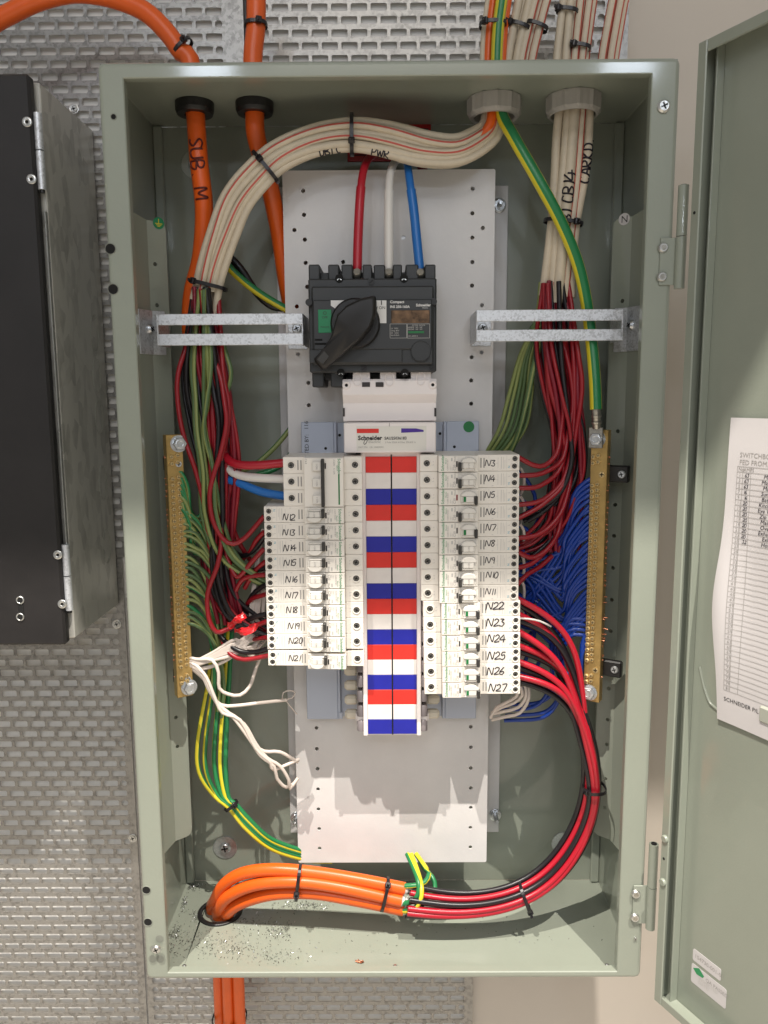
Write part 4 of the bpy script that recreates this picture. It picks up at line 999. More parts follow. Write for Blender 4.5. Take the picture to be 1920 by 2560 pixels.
KIT = {(f, o): rcbo_meshes(f, o) for f, o in ((False, True), (False, False), (True, True))}
red_win = MB(); red_win.box((0.0190+0.0192, YN-0.0004, -0.0122), (0.0190+0.0208, YN+0.0005, -0.0060), "status_red", 0.0002)
RCBO_GROUP = "single-module breakers clipped to the busbar"
def rcbo(loc, flip, on, txt, label, hx, hz, size, rotz=0.0, red=False, thick=0.00048):
    t = thing("circuit_breaker", label, "circuit breaker", RCBO_GROUP, loc)
    t.rotation_euler = (0, rotz, 0)
    for k, v in KIT[(flip, on)].items():
        if k == "status_window" and red: place(k, red_win.mesh(k), t); continue
        for me in (v if isinstance(v, list) else [v]): place(k.strip(), me, t)
    q = MB(); strokes(q, txt, (hx, YTm-0.0001, hz), (1, 0, random.uniform(-.06, .06)), (0, 0, 1), size, thick, "ink"); q.build("handwriting", t)
    return t
rx0, rz0 = 0.0322, 0.5949
hand = ["N3", "N4", "N5", "N6", "N7", "N8", "N9", "N10", "N11", "N22", "N23", "N24", "N25", "N26", "N27"]
handpx = [(1213, 1165), (1212, 1203), (1212, 1245), (1214, 1287), (1214, 1326), (1213, 1366), (1213, 1408), (1215, 1444), (1213, 1486), (1215, 1525), (1216, 1565), (1218, 1605), (1219, 1648), (1217, 1687), (1222, 1728)]
onlist = [1, 1, 0, 1, 0, 1, 1, 1, 1, 0, 0, 0, 0, 0, 0]
for i, nm in enumerate(hand):
    x = rx0+(0.0014*i/8 if i < 9 else 0.0037+0.0016*(i-9)/5); z = rz0-BH*1.004*i - (0.0004 if i > 10 else 0)
    c = P(handpx[i][0], handpx[i][1], YTm); sz = 0.0068 if i < 9 else 0.0086
    if on_ := onlist[i]: st = "toggle at its left"
    else: st = "toggle at its right"
    lab = "white breaker hand-marked %s in the right column, %s" % (nm, st)
    rcbo((x, 0, z), False, bool(on_), nm, lab, c[0]-x, c[2]-z, sz, red=(nm == "N5"), thick=0.00046 if i < 9 else 0.00062)
lx0, lz0 = -0.0310, 0.5397
handL = ["N12", "N13", "N14", "N15", "N16", "N17", "N18", "N19", "N20", "N21"]
hpL = [(707, 1300), (707, 1338), (709, 1378), (710, 1415), (714, 1456), (714, 1495), (715, 1532), (720, 1572), (722, 1609), (722, 1654)]
for i, nm in enumerate(handL):
    z = lz0-BH*1.004*i-(0.0022 if i == 9 else 0); x = lx0-(0.0003*i/9)+(0.0006 if i == 9 else 0)
    c = P(hpL[i][0], hpL[i][1], YTm)
    rcbo((x, 0, z), True, True, nm, "white breaker hand-marked %s in the left column%s" % (nm, ", set slightly apart at the bottom" if i == 9 else ""), c[0]-x, c[2]-z, 0.0068, rotz=0.012 if i == 9 else 0.0)
# three-pole breaker at the top of the left column
tp = thing("main_breaker", "wide three-pole breaker with one long black toggle above N12", "circuit breaker", None, (-0.0310, 0, 0.5937))
HB = BH*3
for k in range(3):
    q = MB(); z1, z0 = -BH*k-0.0001, -BH*(k+1)+0.0001
    bevel_prism(q, [(-0.0856, YTm), (-0.0622, YTm), (-0.0622, YTm+0.025), (-0.0192, YTm+0.025), (-0.0192, YTm), (0, YTm), (0, YB), (-0.0856, YB)], z0, z1, 0.0005, "breaker_plastic"); q.build("pole", tp)
    for sx_, r in ((-0.0074, 0.0036), (-0.0770, 0.0036)):
        m = MB(); sz = 0.5*(z0+z1); m.ring((sx_, YTm+0.0002, sz), (0, -1, 0), r-0.0002, r+0.0012, 0.0012, "breaker_plastic", 18)
        m.cyl((sx_, YTm+0.0003, sz), (0, -1, 0), r-0.0002, 0.0005, "hole_dark", 16); m.cyl((sx_, YTm-0.0001, sz), (0, -1, 0), r-0.0007, 0.0004, "screw_dark", 14); aa = random.uniform(0, 3)
        for a_ in (aa, aa+math.pi/2): m.box((-r*0.6, -0.0001, -r*0.13), (r*0.6, 0.0002, r*0.13), "hole_dark", axes=((math.cos(a_), 0, math.sin(a_)), (0, 1, 0), (-math.sin(a_), 0, math.cos(a_))), org=(sx_, YTm-0.0006, sz))
        m.build("terminal_screw", tp)
    m = MB()
    for sx_ in (-0.0655, -0.0688): m.box((sx_, YTm-0.0002, z0+0.0036), (sx_-0.0014, YTm+0.0004, z1-0.0036), "print_grey", 0.0001)
    m.build("vent_slots", tp)
    m = MB(); m.box((-0.0530, YN-0.0030, z0+0.0036), (-0.0430, YN+0.001, z1-0.0040), "rocker_white", 0.0008)
    join_mesh(m, text_mesh("I ON", 0.0028, "print_grey", ((0, 0, -1), (1, 0, 0)), (-0.0488, YN-0.0032, z1-0.0065)), "print_grey"); m.build("rocker", tp)
q = MB(); q.box((-0.0622, YN+0.0012, -HB+0.0002), (-0.0192, YB+0.002, -0.0002), "breaker_plastic", 0.0006); q.build("nose", tp)
q = MB(); q.box((-0.0404, YN, -HB+0.0008), (-0.0198, YN+0.0022, -0.0008), "breaker_plastic", 0.0003); q.build("label_cover", tp)
q = MB(); q.box((-0.0432, YN-0.0066, -HB+0.0012), (-0.0398, YN+0.0002, -0.0012), "toggle_black", 0.0007); q.build("toggle", tp)
q = MB(); dn = ((0, 0, -1), (1, 0, 0)); yy = YN-0.00018
for (tx_, x, z, sz, m_, b_) in (("Schneider", -0.0254, -0.0012, 0.0043, "print_green", 0.00004), ("Electric", -0.0268, -0.0085, 0.0021, "print_green", 0), ("iC60N   C 63A", -0.0302, -0.0022, 0.0026, "print_grey", 0), ("C63", -0.0608, -0.0012, 0.0034, "print_grey", 0)):
    join_mesh(q, text_mesh(tx_, sz, m_, dn, (x, yy if x > -0.06 else YN+0.0010, z), bold=b_), m_)
q.add([(-0.0252, yy, -HB+0.003), (-0.0236, yy, -HB+0.003), (-0.0236, yy, -0.0178), (-0.0252, yy, -0.0178)], [(0, 1, 2, 3)], "flag_green"); q.build("lettering", tp)
q = MB(); q.box((-0.0396, YN-0.0003, -0.0122), (-0.0380, YN+0.0005, -0.0060), "dark_slot", 0.0002); q.build("status_window", tp)
q = MB(); q.box((-0.1330, YB-0.045, -HB-0.0006), (-0.0700, YB, -HB+0.0030), "breaker_side", 0.0006)

# ------------------------------------------------------------------ brass earth and neutral bars
def bar(sgn, label, cat):
    t = thing("earth_bar" if sgn < 0 else "neutral_bar", label, cat)
    U = np.array([0.86, 0.51, 0]) if sgn < 0 else np.array([0.86, -0.51, 0]); Nn = np.array([U[1], -U[0], 0])
    Y0 = -0.126
    a = P(436, 1087, Y0) if sgn < 0 else P(1495, 1075, Y0); b = P(463, 1742, Y0) if sgn < 0 else P(1482, 1754, Y0)
    cx = 0.5*(a[0]+b[0]); zt, zb = a[2], b[2]; O = np.array([cx, Y0, 0]); ax = (U, -Nn, (0, 0, 1))
    hw = 0.0094
    q = MB(); q.box((-hw, 0, zb), (hw, 0.0120, zt), "brass", 0.0006, axes=ax, org=O); q.build("bar", t)
    # hex bolts at the ends
    for zz in (zt-0.010, zb+0.011):
        q = MB(); c = O+U*(0.0045 if sgn < 0 else -0.0025)+np.array([0, 0, zz])
        q.cyl(c, Nn, 0.0095, 0.0014, "bolt_zinc", 20); q.cyl(c+Nn*0.0014, Nn, 0.0078, 0.0058, "bolt_zinc", 6, smooth=False, ch=0.0008); q.ring(c+Nn*0.0070, Nn, 0.0030, 0.0052, 0.0004, "bolt_zinc")
        q.build("hex_bolt", t)
    # rows of brass terminal screws
    m = MB(); m.cyl((0, 0, 0), Nn, 0.0027, 0.0014, "brass_screw", 12); m.cyl(Nn*0.0014, Nn, 0.0027, 0.0012, "brass_screw", 12, r2=0.0019)
    m.box((-0.0015, -0.0002, -0.0002), (0.0015, 0.0002, 0.0002), "hole_dark", axes=(U, -Nn, (0, 0, 1)), org=Nn*0.0027); m.box((-0.0002, -0.0002, -0.0015), (0.0002, 0.0002, 0.0015), "hole_dark", axes=(U, -Nn, (0, 0, 1)), org=Nn*0.00275)
    me = m.mesh("terminal_screw")
    z1 = zt-0.037 if sgn < 0 else zt-0.062; z0 = zb+0.037 if sgn < 0 else zb+0.049
    n = 33; cols = (-0.0042, 0.0026) if sgn < 0 else (-0.0062, -0.0006)
    if sgn < 0: zs = [zt-0.0245, zt-0.032]+list(np.linspace(z1-0.012, z0, n))+[zb+0.024, zb+0.0175]
    else: zs = [zt-0.030, zt-0.037]+list(np.linspace(z1, z0, n))+[zb+0.030, zb+0.0235]
    for zz in zs:
        for k, xo in enumerate(cols):
            o = place("terminal_screw", me, t, tuple(O+U*xo+np.array([0, 0, zz+(0.0016 if k else 0)])))
            o.location = Vector(o.location)+Vector(tuple(Nn*random.uniform(-0.0008, 0.0002)))
    # conductor tails poking out of the outer side
    q = MB()
    for zz in zs:
        for k in range(3):
            if random.random() < 0.6: continue
            st = O+U*(hw if sgn > 0 else -hw)+np.array([0, 0, zz+random.uniform(-.0012, .0012)])-Nn*random.uniform(0.004, 0.009)
            L = random.uniform(0.0004, 0.0016) if not (sgn > 0 and zt-0.22 < zz+0.02 < zt-0.16) else random.uniform(0.002, 0.005)
            q.tube([st, st+U*sgn*L+np.array([0, 0, random.uniform(-.001, .001)])], 0.0008, "copper", n=5)
    o = q.build("conductor_tails", t); o["kind"] = "stuff"
    # insulator blocks on the angled bracket
    for yy in ((1180, 1655) if sgn > 0 else (1156, 1680)):
        zc = P(1560 if sgn > 0 else 360, yy, -0.1)[2]
        q = MB(); q.box((-0.008, 0.0122, zc-0.009), (0.008, 0.0215, zc+0.009), "black_plastic", 0.0015, axes=ax, org=O)
        if sgn > 0:
            q.box((0.000, 0.012, zc-0.0095), (0.0300, 0.0210, zc+0.0095), "black_plastic", 0.0015, axes=ax, org=O)
        ib = q.build("insulator", t)
        if sgn > 0:
            s_ = MB(); c = O+U*0.0225+Nn*(-0.0119)+np.array([0, 0, zc]); s_.cyl(c, Nn, 0.0046, 0.0014, "bolt_zinc", 16, r2=0.0036)
            for aa in (0.3, 1.87): s_.box((-0.0026, -0.0002, -0.0005), (0.0026, 0.0002, 0.0005), "hole_dark", axes=(U*math.cos(aa)+np.array([0, 0, 1])*math.sin(aa), -Nn, -U*math.sin(aa)+np.array([0, 0, 1])*math.cos(aa)), org=c+Nn*0.0015)
            s_.build("screw", ib)
        s_ = MB(); c = O+U*(0.0040 if sgn > 0 else 0.0035)+np.array([0, 0, zc]); s_.cyl(c, Nn, 0.0034, 0.0010, "brass_screw" if sgn > 0 else "bolt_zinc", 14); s_.box((-0.0022, -0.0002, -0.0005), (0.0022, 0.0002, 0.0005), "hole_dark", axes=(U, -Nn, (0, 0, 1)), org=c+Nn*0.0011); s_.box((-0.0005, -0.0002, -0.0022), (0.0005, 0.0002, 0.0022), "hole_dark", axes=(U, -Nn, (0, 0, 1)), org=c+Nn*0.0011); s_.build("fixing_screw", t)
    return t
bar(-1, "brass earth bar full of screws on the left side bracket", "earth bar")
bar(1, "brass neutral bar on black insulators at the right side", "neutral bar")

# ------------------------------------------------------------------ cable helpers
def cable(name, label, cat, group, path, r, m, pattern=None, n=8, phase=0.0, raw=False, jit=0.0, step=0.006):
    pts = path if raw else spline(PX3(path), step)
    mb = MB(); mb.tube(pts, r, m, n=n, pattern=pattern, phase=phase); o = mb.build(name)
    tag(o, label, cat, group); return o
def earth_pat(n, k, w=2, a="pvc_green", b="pvc_yellow"): return [b if ((i-k) % n) < w else a for i in range(n)]
def tie(path_or_c, tng, ra, rb, label, head=0.0, name="cable_tie", w=0.0042, group="black cable ties on the cable bundles", mname="tie_black"):
    """cable tie: band round a bundle of half-width ra (in the board plane) and half-depth rb"""
    c = np.array(path_or_c, float); t = np.array(tng, float); t /= np.linalg.norm(t)
    nrm = np.array([-t[2], 0, t[0]]); nrm /= np.linalg.norm(nrm); dep = np.array([0, -1.0, 0])
    th = thing(name, label, "cable tie", group); mb = MB(); N = 28; vs = []; fs = []
    for i in range(N):
        a = 2*math.pi*i/N; ca, sa = math.cos(a), math.sin(a)
        sx = abs(ca)**0.75*(1 if ca > 0 else -1); sy = abs(sa)**0.75*(1 if sa > 0 else -1)
        for (g, e) in ((0, -w/2), (0.0011, -w/2+0.0003), (0.0011, w/2-0.0003), (0, w/2)):
            vs.append(c+nrm*(sx*(ra+g))+dep*(sy*(rb+g))+t*e)
    for i in range(N):
        j = (i+1) % N
        for k in range(3): fs.append((i*4+k, j*4+k, j*4+k+1, i*4+k+1))
    mb.add(vs, fs, mname); mb.build("strap", th)
    ca, sa = math.cos(head), math.sin(head)
    hp = c+nrm*((ra+0.0015)*ca)+dep*((rb+0.0015)*sa); od = nrm*ca+dep*sa; od /= np.linalg.norm(od); td = np.cross(t, od)
    mb = MB(); mb.box((-0.0034, -0.0032, -0.0022), (0.0034, 0.0032, 0.0028), mname, 0.0008, axes=(t, td, od), org=hp)
    mb.box((-0.0017, -0.0007, 0.002), (0.0017, 0.0007, 0.0065), mname, 0.0003, axes=(t, td, od), org=hp+td*0.001); mb.build("head", th)
    return th
def tie_at(px_, py_, Y, d, ra, rb, label, head=0.0, **k):
    a = P(px_, py_, Y); b = P(px_+d[0], py_+d[1], Y); return tie(a, b-a, ra, rb, label, head, **k)

# ------------------------------------------------------------------ glands through the cabinet top, grommet in its floor
def gland(x, y, r0, r1, z0, z1, m, name, label, cat, ribs=0):
    t = thing(name, label, cat, "cable glands in the cabinet top")
    q = MB(); N = 48; prof_ = [(r1*0.985, z1), (r1, z1-0.001), (r1*0.985, z0+0.004), (r1*0.93, z0+0.0012), (r1*0.90, z0), (r0+0.001, z0), (r0, z0+0.001), (r0, z1)]
    vs = []; fs = []
    for k, (rr, zz) in enumerate(prof_):
        for i in range(N):
            a = 2*math.pi*i/N; f = 1.0
            if ribs and k in (1, 2): f = 1.0+(0.05 if i % 4 == 0 else 0)
            vs.append((x+rr*f*math.cos(a), y+rr*f*math.sin(a), zz))
    for k in range(len(prof_)-1):
        for i in range(N): j = (i+1) % N; fs.append((k*N+i, k*N+j, (k+1)*N+j, (k+1)*N+i))
    q.add(vs, fs, m); q.build("nut", t)
    q = MB(); q.cyl((x, y, z1+0.004), (0, 0, 1), r1*0.93, 0.012, m, 32, ch=0.001); q.build("bushing", t)
    return t
ZT = H-0.0036
gland(-0.2115, gl_y, 0.0108, 0.0212, ZT-0.0125, ZT, "black_plastic", "cable_gland", "black cable gland where the marked orange cable enters", "cable gland")
gland(-0.1460, gl_y, 0.0108, 0.0208, ZT-0.0125, ZT, "black_plastic", "cable_gland", "black cable gland where the second, unmarked orange cable enters", "cable gland")
gland(0.1150, -0.092, 0.0215, 0.0285, ZT-0.0200, ZT, "grey_plastic", "conduit_bush", "ribbed grey bush passing the arching cables and the striped earth", "conduit bush", 1)
gland(0.2000, -0.096, 0.0235, 0.0288, ZT-0.0200, ZT, "grey_plastic", "conduit_bush", "ribbed grey bush nearest the right side, passing straight white cables", "conduit bush", 1)
q = MB(); q.ring((FH[0], FH[1], 0.0024), (0, 0, 1), 0.0225, 0.0285, 0.0032, "black_plastic", 40); o = q.build("grommet"); tag(o, "black rubber grommet where orange cables leave the cabinet floor", "grommet")

# red warning plate on the back wall
t = thing("warning_plate", "red plate on the back wall, half hidden behind the arching white cables", "sign")
p, r = P(868, 314, -0.004), P(1077, 403, -0.004)
q = MB(); q.box((p[0], -0.0052, r[2]), (r[0], -0.0031, p[2]+0.012), "sign_red", 0.0006); q.build("plate", t)
q = MB()
for (a, b, c, d) in ((874, 322, 1071, 324.5), (874, 386, 1071, 388.5)):
    u, v = P(a, b, -0.0055), P(c, d, -0.0055); q.add([(u[0], -0.0054, v[2]), (v[0], -0.0054, v[2]), (v[0], -0.0054, u[2]), (u[0], -0.0054, u[2])], [(0, 1, 2, 3)], "marker_red")
q.build("printed_border", t)

# ------------------------------------------------------------------ orange sub-main cables from above
YO = -0.088
o1 = [(-80, 130, YO), (-30, 68, YO), (30, 32, YO), (100, 0, YO), (180, -18, YO), (250, -12, YO), (320, 8, YO), (375, 38, YO), (425, 90, YO), (452, 130, YO), (468, 165, YO-.001)]
gz = lambda x, y, z: np.array([x, y, z])
pa = spline(PX3(o1[:-1])+[gz(-0.2145, gl_y, 1.02), gz(-0.2115, gl_y, 0.975), P(497, 400, -0.092), P(510, 520, -0.088), P(503, 640, -0.080), P(480, 740, -0.075), P(478, 840, -0.070), P(500, 960, -0.07)])
oc = thing("sub_main_cable", "thick orange cable marked SUB M that loops over the top left", "power cable", "thick orange cables from above")
q = MB(); q.tube(pa, 0.0101, "pvc_orange", n=18); q.build("sheath", oc)
ilow = int(np.argmin(np.abs(pa[:, 2]-P(495, 362, -0.09)[2])+100*(pa[:, 2] > 0.98)))
seglen = np.linalg.norm(pa[1]-pa[0])
cum = np.concatenate([[0], np.cumsum(np.linalg.norm(np.diff(pa, axis=0), axis=1))])
def on_tube(path, cumv, i0, r, flipdir=1):
    def f(s_, t_):
        L = cumv[i0]+flipdir*s_; k = int(np.searchsorted(cumv, L)); k = min(max(k, 1), len(path)-1); w_ = (L-cumv[k-1])/max(1e-9, cumv[k]-cumv[k-1]); c_ = path[k-1]*(1-w_)+path[k]*w_
        T = path[k]-path[k-1]; T /= np.linalg.norm(T); a = np.array([0, -1.0, 0]); a -= T*(a@T); a /= np.linalg.norm(a); b = np.cross(a, T)*flipdir
        b = b if flipdir > 0 else b
        th_ = t_/r; return c_+(a*math.cos(th_)+b*math.sin(th_))*(r+0.0001)
    return f
q = MB(); ff = on_tube(pa, cum, ilow, 0.0101); st = ff(0, 0.003)-ff(0, -0.003)
fx = (lambda s_, t_: ff(s_, t_)) if st[0] > 0 else (lambda s_, t_: ff(s_, -t_))
strokes(q, "SUB.  M", (0, 0, 0), (1, 0, 0), (0, 0, 1), 0.0150, 0.0011, "marker_red", follow=fx); q.build("handwriting", oc)
pb = spline([P(640, -60, YO), P(640, 60, YO), gz(-0.1465, gl_y, 1.02), gz(-0.1460, gl_y, 0.972), P(640, 340, -0.086), P(668, 440, -0.07), P(698, 580, -0.045), P(716, 700, -0.032), P(745, 850, -0.03)])
cable("sub_main_cable", "thick plain orange cable entering the top and going behind the white plate", "power cable", "thick orange cables from above", pb, 0.0103, "pvc_orange", n=18, raw=True)
tie(P(458, 118, YO), P(470, 150, YO)-P(452, 118, YO)+np.array([0.004, 0, 0]), 0.0112, 0.0112, "cable tie on the looping orange cable just above the cabinet", 1.2)
tie(P(640, 62, YO), np.array([0, 0, -1.0]), 0.0112, 0.0112, "cable tie on the straight upper orange cable", 1.2)
q = MB(); q.tube(spline([P(612, -40, -0.002), P(614, 60, -0.002), P(618, 160, -0.002)]), 0.0022, "pvc_black"); o = q.build("black_cable"); tag(o, "thin black cable running down beside the straight orange cable", "cable")

# isolator feeders from above: red, white, blue
for (nm_, m_, m2, ctrl, lab) in (("red", "pvc_tail_red", "pvc_red", [(950, 385, -0.04), (925, 392, -0.075), (908, 430, -0.105), (900, 500, -0.118), (895, 600, -0.122), (893, 680, -0.125)], "red cable curving over the plate top into the isolator"),
    ("white", "pvc_white", "pvc_white", [(1015, 400, -0.04), (990, 402, -0.075), (975, 440, -0.105), (972, 520, -0.118), (972, 600, -0.122), (972, 680, -0.125)], "white cable between red and blue into the isolator top"),
    ("blue", "pvc_tail_blue", "pvc_tail_blue", [(1010, 360, -0.04), (1016, 392, -0.080), (1024, 450, -0.108), (1035, 530, -0.118), (1042, 600, -0.122), (1050, 680, -0.125)], "blue cable curving over the plate top into the isolator")):
    t = thing("feeder_cable", lab, "cable", "feeder cables into the isolator top")
    q = MB(); pts = spline(PX3(ctrl)); q.tube(pts, 0.0043, m_, n=14); q.build("insulation", t)
    k0 = int(len(pts)*0.52); q = MB(); q.tube(pts[k0:], 0.0051, m_, n=14); q.build("heat_shrink", t)
    q = MB(); e = pts[-1]; q.cyl(e+np.array([0, 0.001, 0.004]), (0, -0.3, -1), 0.0052, 0.005, "lug", 14); q.cyl(e+np.array([0, -0.002, -0.004]), (0, -0.75, 0.4), 0.0046, 0.0075, "lug", 14, ch=0.001); q.build("lug", t)
q = MB(); q.tube(spline(PX3([(1030, 380, -0.05), (1045, 400, -0.045), (1058, 425, -0.04), (1070, 470, -0.035)])), 0.0055, "pvc_dark_red", n=12); o = q.build("red_cable"); tag(o, "dark red cable slipping behind the gear plate top edge", "cable")

# ------------------------------------------------------------------ arch of white sheathed cables
arch = spline([gz(0.1130, -0.095, 1.004), gz(0.1130, -0.095, 0.970), P(1228, 318, -0.100), P(1198, 350, -0.106), P(1140, 377, -0.112), P(1060, 373, -0.115), P(965, 349, -0.116), P(880, 337, -0.116), P(790, 350, -0.116), P(702, 388, -0.115), P(642, 440, -0.114), P(590, 505, -0.113), P(555, 590, -0.112), P(530, 670, -0.110), P(516, 740, -0.108), P(506, 800, -0.104), P(503, 835, -0.102)], 0.006)
nA = len(arch); u_ = np.linspace(0, 1, nA)
wid = np.interp(u_, [0, 0.08, 0.16, 0.3, 0.5, 0.75, 0.9, 1.0], [0.55, 0.55, 0.8, 1.0, 1.0, 0.92, 0.85, 0.95])
lay = [(-0.0165, 0.000, "s", 0.0047), (-0.0095, -0.004, "r", 0.0043), (-0.0030, -0.002, "s", 0.0045), (0.0035, -0.004, "r", 0.0040), (0.0100, -0.002, "s", 0.0048), (0.0165, -0.001, "s", 0.0045), (-0.0125, 0.008, "s", 0.0045), (-0.0040, 0.007, "r", 0.0045), (0.0050, 0.007, "s", 0.0045), (0.0130, 0.007, "s", 0.0045)]
sheath_ends = []
random.seed(11)
for k, (a, b, ty, r) in enumerate(lay):
    a *= 0.88; r *= 0.92
    ph = random.uniform(0, 6.28); wob = 0.0012*np.sin(u_*9+ph)+0.0008*np.sin(u_*17+ph*2)
    e = nA-int(random.uniform(1, 9))
    pts = offset_path(arch, (a*wid)+wob, b+0.0009*np.cos(u_*11+ph))[:e]
    lab = {"s": "white sheathed cable in the arch across the cabinet top", "r": "white cable with a red stripe in the arch across the cabinet top"}[ty]
    lab = {1: "upper red-striped white cable in the arch across the cabinet top", 2: "white cable between the two red-striped ones in the arch", 3: "lower red-striped white cable in the arch across the cabinet top", 4: "white cable second from the bottom of the arch", 7: "red-striped white cable in the rear layer of the arch"}.get(k, "white sheathed cable in the rear layer of the arch")
    if k == 0: lab = "uppermost white cable of the arch across the cabinet top"
    if k == 5: lab = "lowest white cable of the arch, marked in black pen"
    pat = None
    if ty == "r": pat = ["sheath"]*12; pat[0 if k != 3 else 11] = "sheath_stripe"
    o = thing("sheathed_cable", lab, "cable", "white sheathed cables of the arch") if k == 5 else None
    if o is None: cable("sheathed_cable", lab, "cable", "white sheathed cables of the arch", pts, r, "sheath", pat, n=12, raw=True)
    else:
        q = MB(); q.tube(pts, r, "sheath", n=12); q.build("sheath", o)
        cumv = np.concatenate([[0], np.cumsum(np.linalg.norm(np.diff(pts, axis=0), axis=1))])
        i0 = int(np.argmin(np.linalg.norm(pts-P(1012, 388, -0.118), axis=1)))
        q = MB(); f0 = on_tube(pts, cumv, i0, r, -1); sgn_ = 1 if (f0(0, .002)-f0(0, -.002))[2] > 0 else -1
        i1 = int(np.argmin(np.linalg.norm(pts-P(936, 370, -0.118), axis=1)))
        f1 = on_tube(pts, cumv, i1, r, -1); strokes(q, "PWR", (0, 0, 0), (1, 0, 0), (0, 0, 1), 0.0082, 0.0007, "ink", follow=lambda s_, t_: f1(s_, sgn_*(t_-0.0014)))
        i2 = int(np.argmin(np.linalg.norm(pts-P(800, 388, -0.118), axis=1))); f2 = on_tube(pts, cumv, i2, r, -1)
        strokes(q, "DB1 C", (0, 0, 0), (1, 0, 0), (0, 0, 1), 0.0082, 0.0007, "ink", follow=lambda s_, t_: f2(s_, sgn_*(t_-0.0014))); q.build("handwriting", o)
    sheath_ends.append(pts[-1])
# flat orange cable tucked in the arch
fo = offset_path(arch, -0.004*wid, -0.0085)
cable("orange_cable", "flat orange cable tucked among the arching white cables by the grey bush", "cable", None, np.vstack([fo[:int(nA*0.13)], offset_path(arch, -0.004*wid, -0.0085+0.012*np.clip((u_-0.11)*14, 0, 1))[int(nA*0.13):int(nA*0.22)]]), 0.0050, "pvc_orange", n=10, raw=True)
def arch_at(px_, py_):
    k = int(np.argmin(np.linalg.norm(arch-P(px_, py_, -0.114), axis=1))); return arch[k], arch[min(k+2, nA-1)]-arch[k-2]
c, t_ = arch_at(882, 334); tie(c, t_, 0.0205, 0.012, "cable tie round the arch at its highest point", 1.15)
c, t_ = arch_at(664, 408); tie(c, t_, 0.0198, 0.012, "slanting cable tie on the left shoulder of the arch", 1.9)
c, t_ = arch_at(526, 712); tie(c, t_, 0.0205, 0.012, "cable tie on the arch bundle just above the left strap", 2.3)

# bunch of white cables at the right, straight down from the second bush
rb = spline([gz(0.2005, -0.098, 1.004), gz(0.2005, -0.098, 0.970), P(1432, 330, -0.100), P(1425, 440, -0.102), P(1410, 560, -0.104), P(1400, 650, -0.104), P(1392, 742, -0.102), P(1389, 768, -0.102)], 0.008)
uR = np.linspace(0, 1, len(rb)); wR = np.interp(uR, [0, 0.3, 0.62, 1], [0.95, 1.0, 0.85, 0.98])
right_ends = []
for k, (a, b, ty, r) in enumerate([(-0.0165, 0, "s", 0.0048), (-0.0085, -0.003, "s", 0.0046), (-0.001, -0.005, "m", 0.0062), (0.0085, -0.003, "r", 0.0046), (0.0160, -0.001, "m2", 0.0048), (-0.012, 0.008, "r", 0.0045), (-0.003, 0.008, "s", 0.0045), (0.006, 0.008, "r", 0.0045), (0.0135, 0.008, "s", 0.0045)]):
    ph = random.uniform(0, 6.28); e = len(rb)-int(random.uniform(0, 3))-(2 if k in (0, 5) else 0)
    pts = offset_path(rb, a*wR+0.0010*np.sin(uR*8+ph), b+0.0008*np.cos(uR*9+ph))[:e]
    lab = {"s": "white sheathed cable hanging straight from the right grey bush", "r": "red striped white cable hanging from the right grey bush", "m": "wide white cable marked DB1 CB14 in black pen", "m2": "white cable marked DARKB in black pen, rightmost of its bunch"}[ty]
    lab = lab.replace("DARKB", "with upright pen letters")
    lab = lab.replace("marked with", "with")
    grp = "white sheathed cables hanging at the right"
    if ty in ("m", "m2"):
        o = thing("sheathed_cable", lab, "cable", grp); q = MB(); q.tube(pts, r, "sheath", n=14); q.build("sheath", o)
        cumv = np.concatenate([[0], np.cumsum(np.linalg.norm(np.diff(pts, axis=0), axis=1))])
        i0 = int(np.argmin(np.linalg.norm(pts-P(1432, 578 if ty == "m" else 460, -0.11), axis=1)))
        q = MB(); f0 = on_tube(pts, cumv, i0, r, -1); sg = 1 if (f0(0, .002)-f0(0, -.002))[0] < 0 else -1
        strokes(q, "DB1 CB14" if ty == "m" else "CARKD.", (0, 0, 0), (1, 0, 0), (0, 0, 1), 0.0135 if ty == "m" else 0.0120, 0.0010, "ink", follow=lambda s_, t_: f0(s_, sg*t_)); q.build("handwriting", o)
    else:
        pat = None
        if ty == "r": pat = ["sheath"]*12; pat[1] = "sheath_stripe"; pat[10] = "sheath_stripe"
        cable("sheathed_cable", lab, "cable", grp, pts, r, "sheath", pat, n=12, raw=True)
    right_ends.append(pts[-1])
q = MB(); tie(P(1408, 556, -0.104), P(1404, 600, -.104)-P(1410, 556, -.104), 0.0205, 0.013, "cable tie round the hanging white bunch behind the striped earth", 1.0)

# cables above the cabinet
def above(bx0, bx1, tx0, tx1, n, label, Y=-0.092, stripes=0, r=0.0046):
    for k in range(n):
        f = (k+0.5)/n
        xb_, xt_ = bx0+(bx1-bx0)*f, tx0+(tx1-tx0)*f; dy = 0.006*(k % 2)
        pts = spline([P(xb_, 215, Y+dy), P(xb_+0.1*(xt_-xb_), 150, Y+dy), P(xb_+0.55*(xt_-xb_), 70, Y+dy), P(xt_, 0, Y+dy), P(xt_+0.5*(xt_-xb_), -60, Y+dy)])
        pat = None
        if k % 2 < stripes: pat = ["sheath"]*12; pat[1] = "sheath_stripe"; pat[9] = "sheath_stripe"
        pos = (["left", "middle", "right"] if n == 3 else ["leftmost", "second", "third", "rightmost"])[k]
        cable("sheathed_cable", pos+" "+label, "cable", "white cables rising above the cabinet", pts, r, "sheath", pat, n=12, raw=True)
above(1261, 1293, 1290, 1331, 3, "white cable of the leaning bunch beside the striped earth, above the cabinet", stripes=0)
above(1293, 1333, 1331, 1375, 3, "white cable of the second leaning bunch above the cabinet", stripes=1)
above(1384, 1430, 1404, 1440, 4, "white cable of the middle upright bunch above the cabinet", stripes=0, r=0.0042)
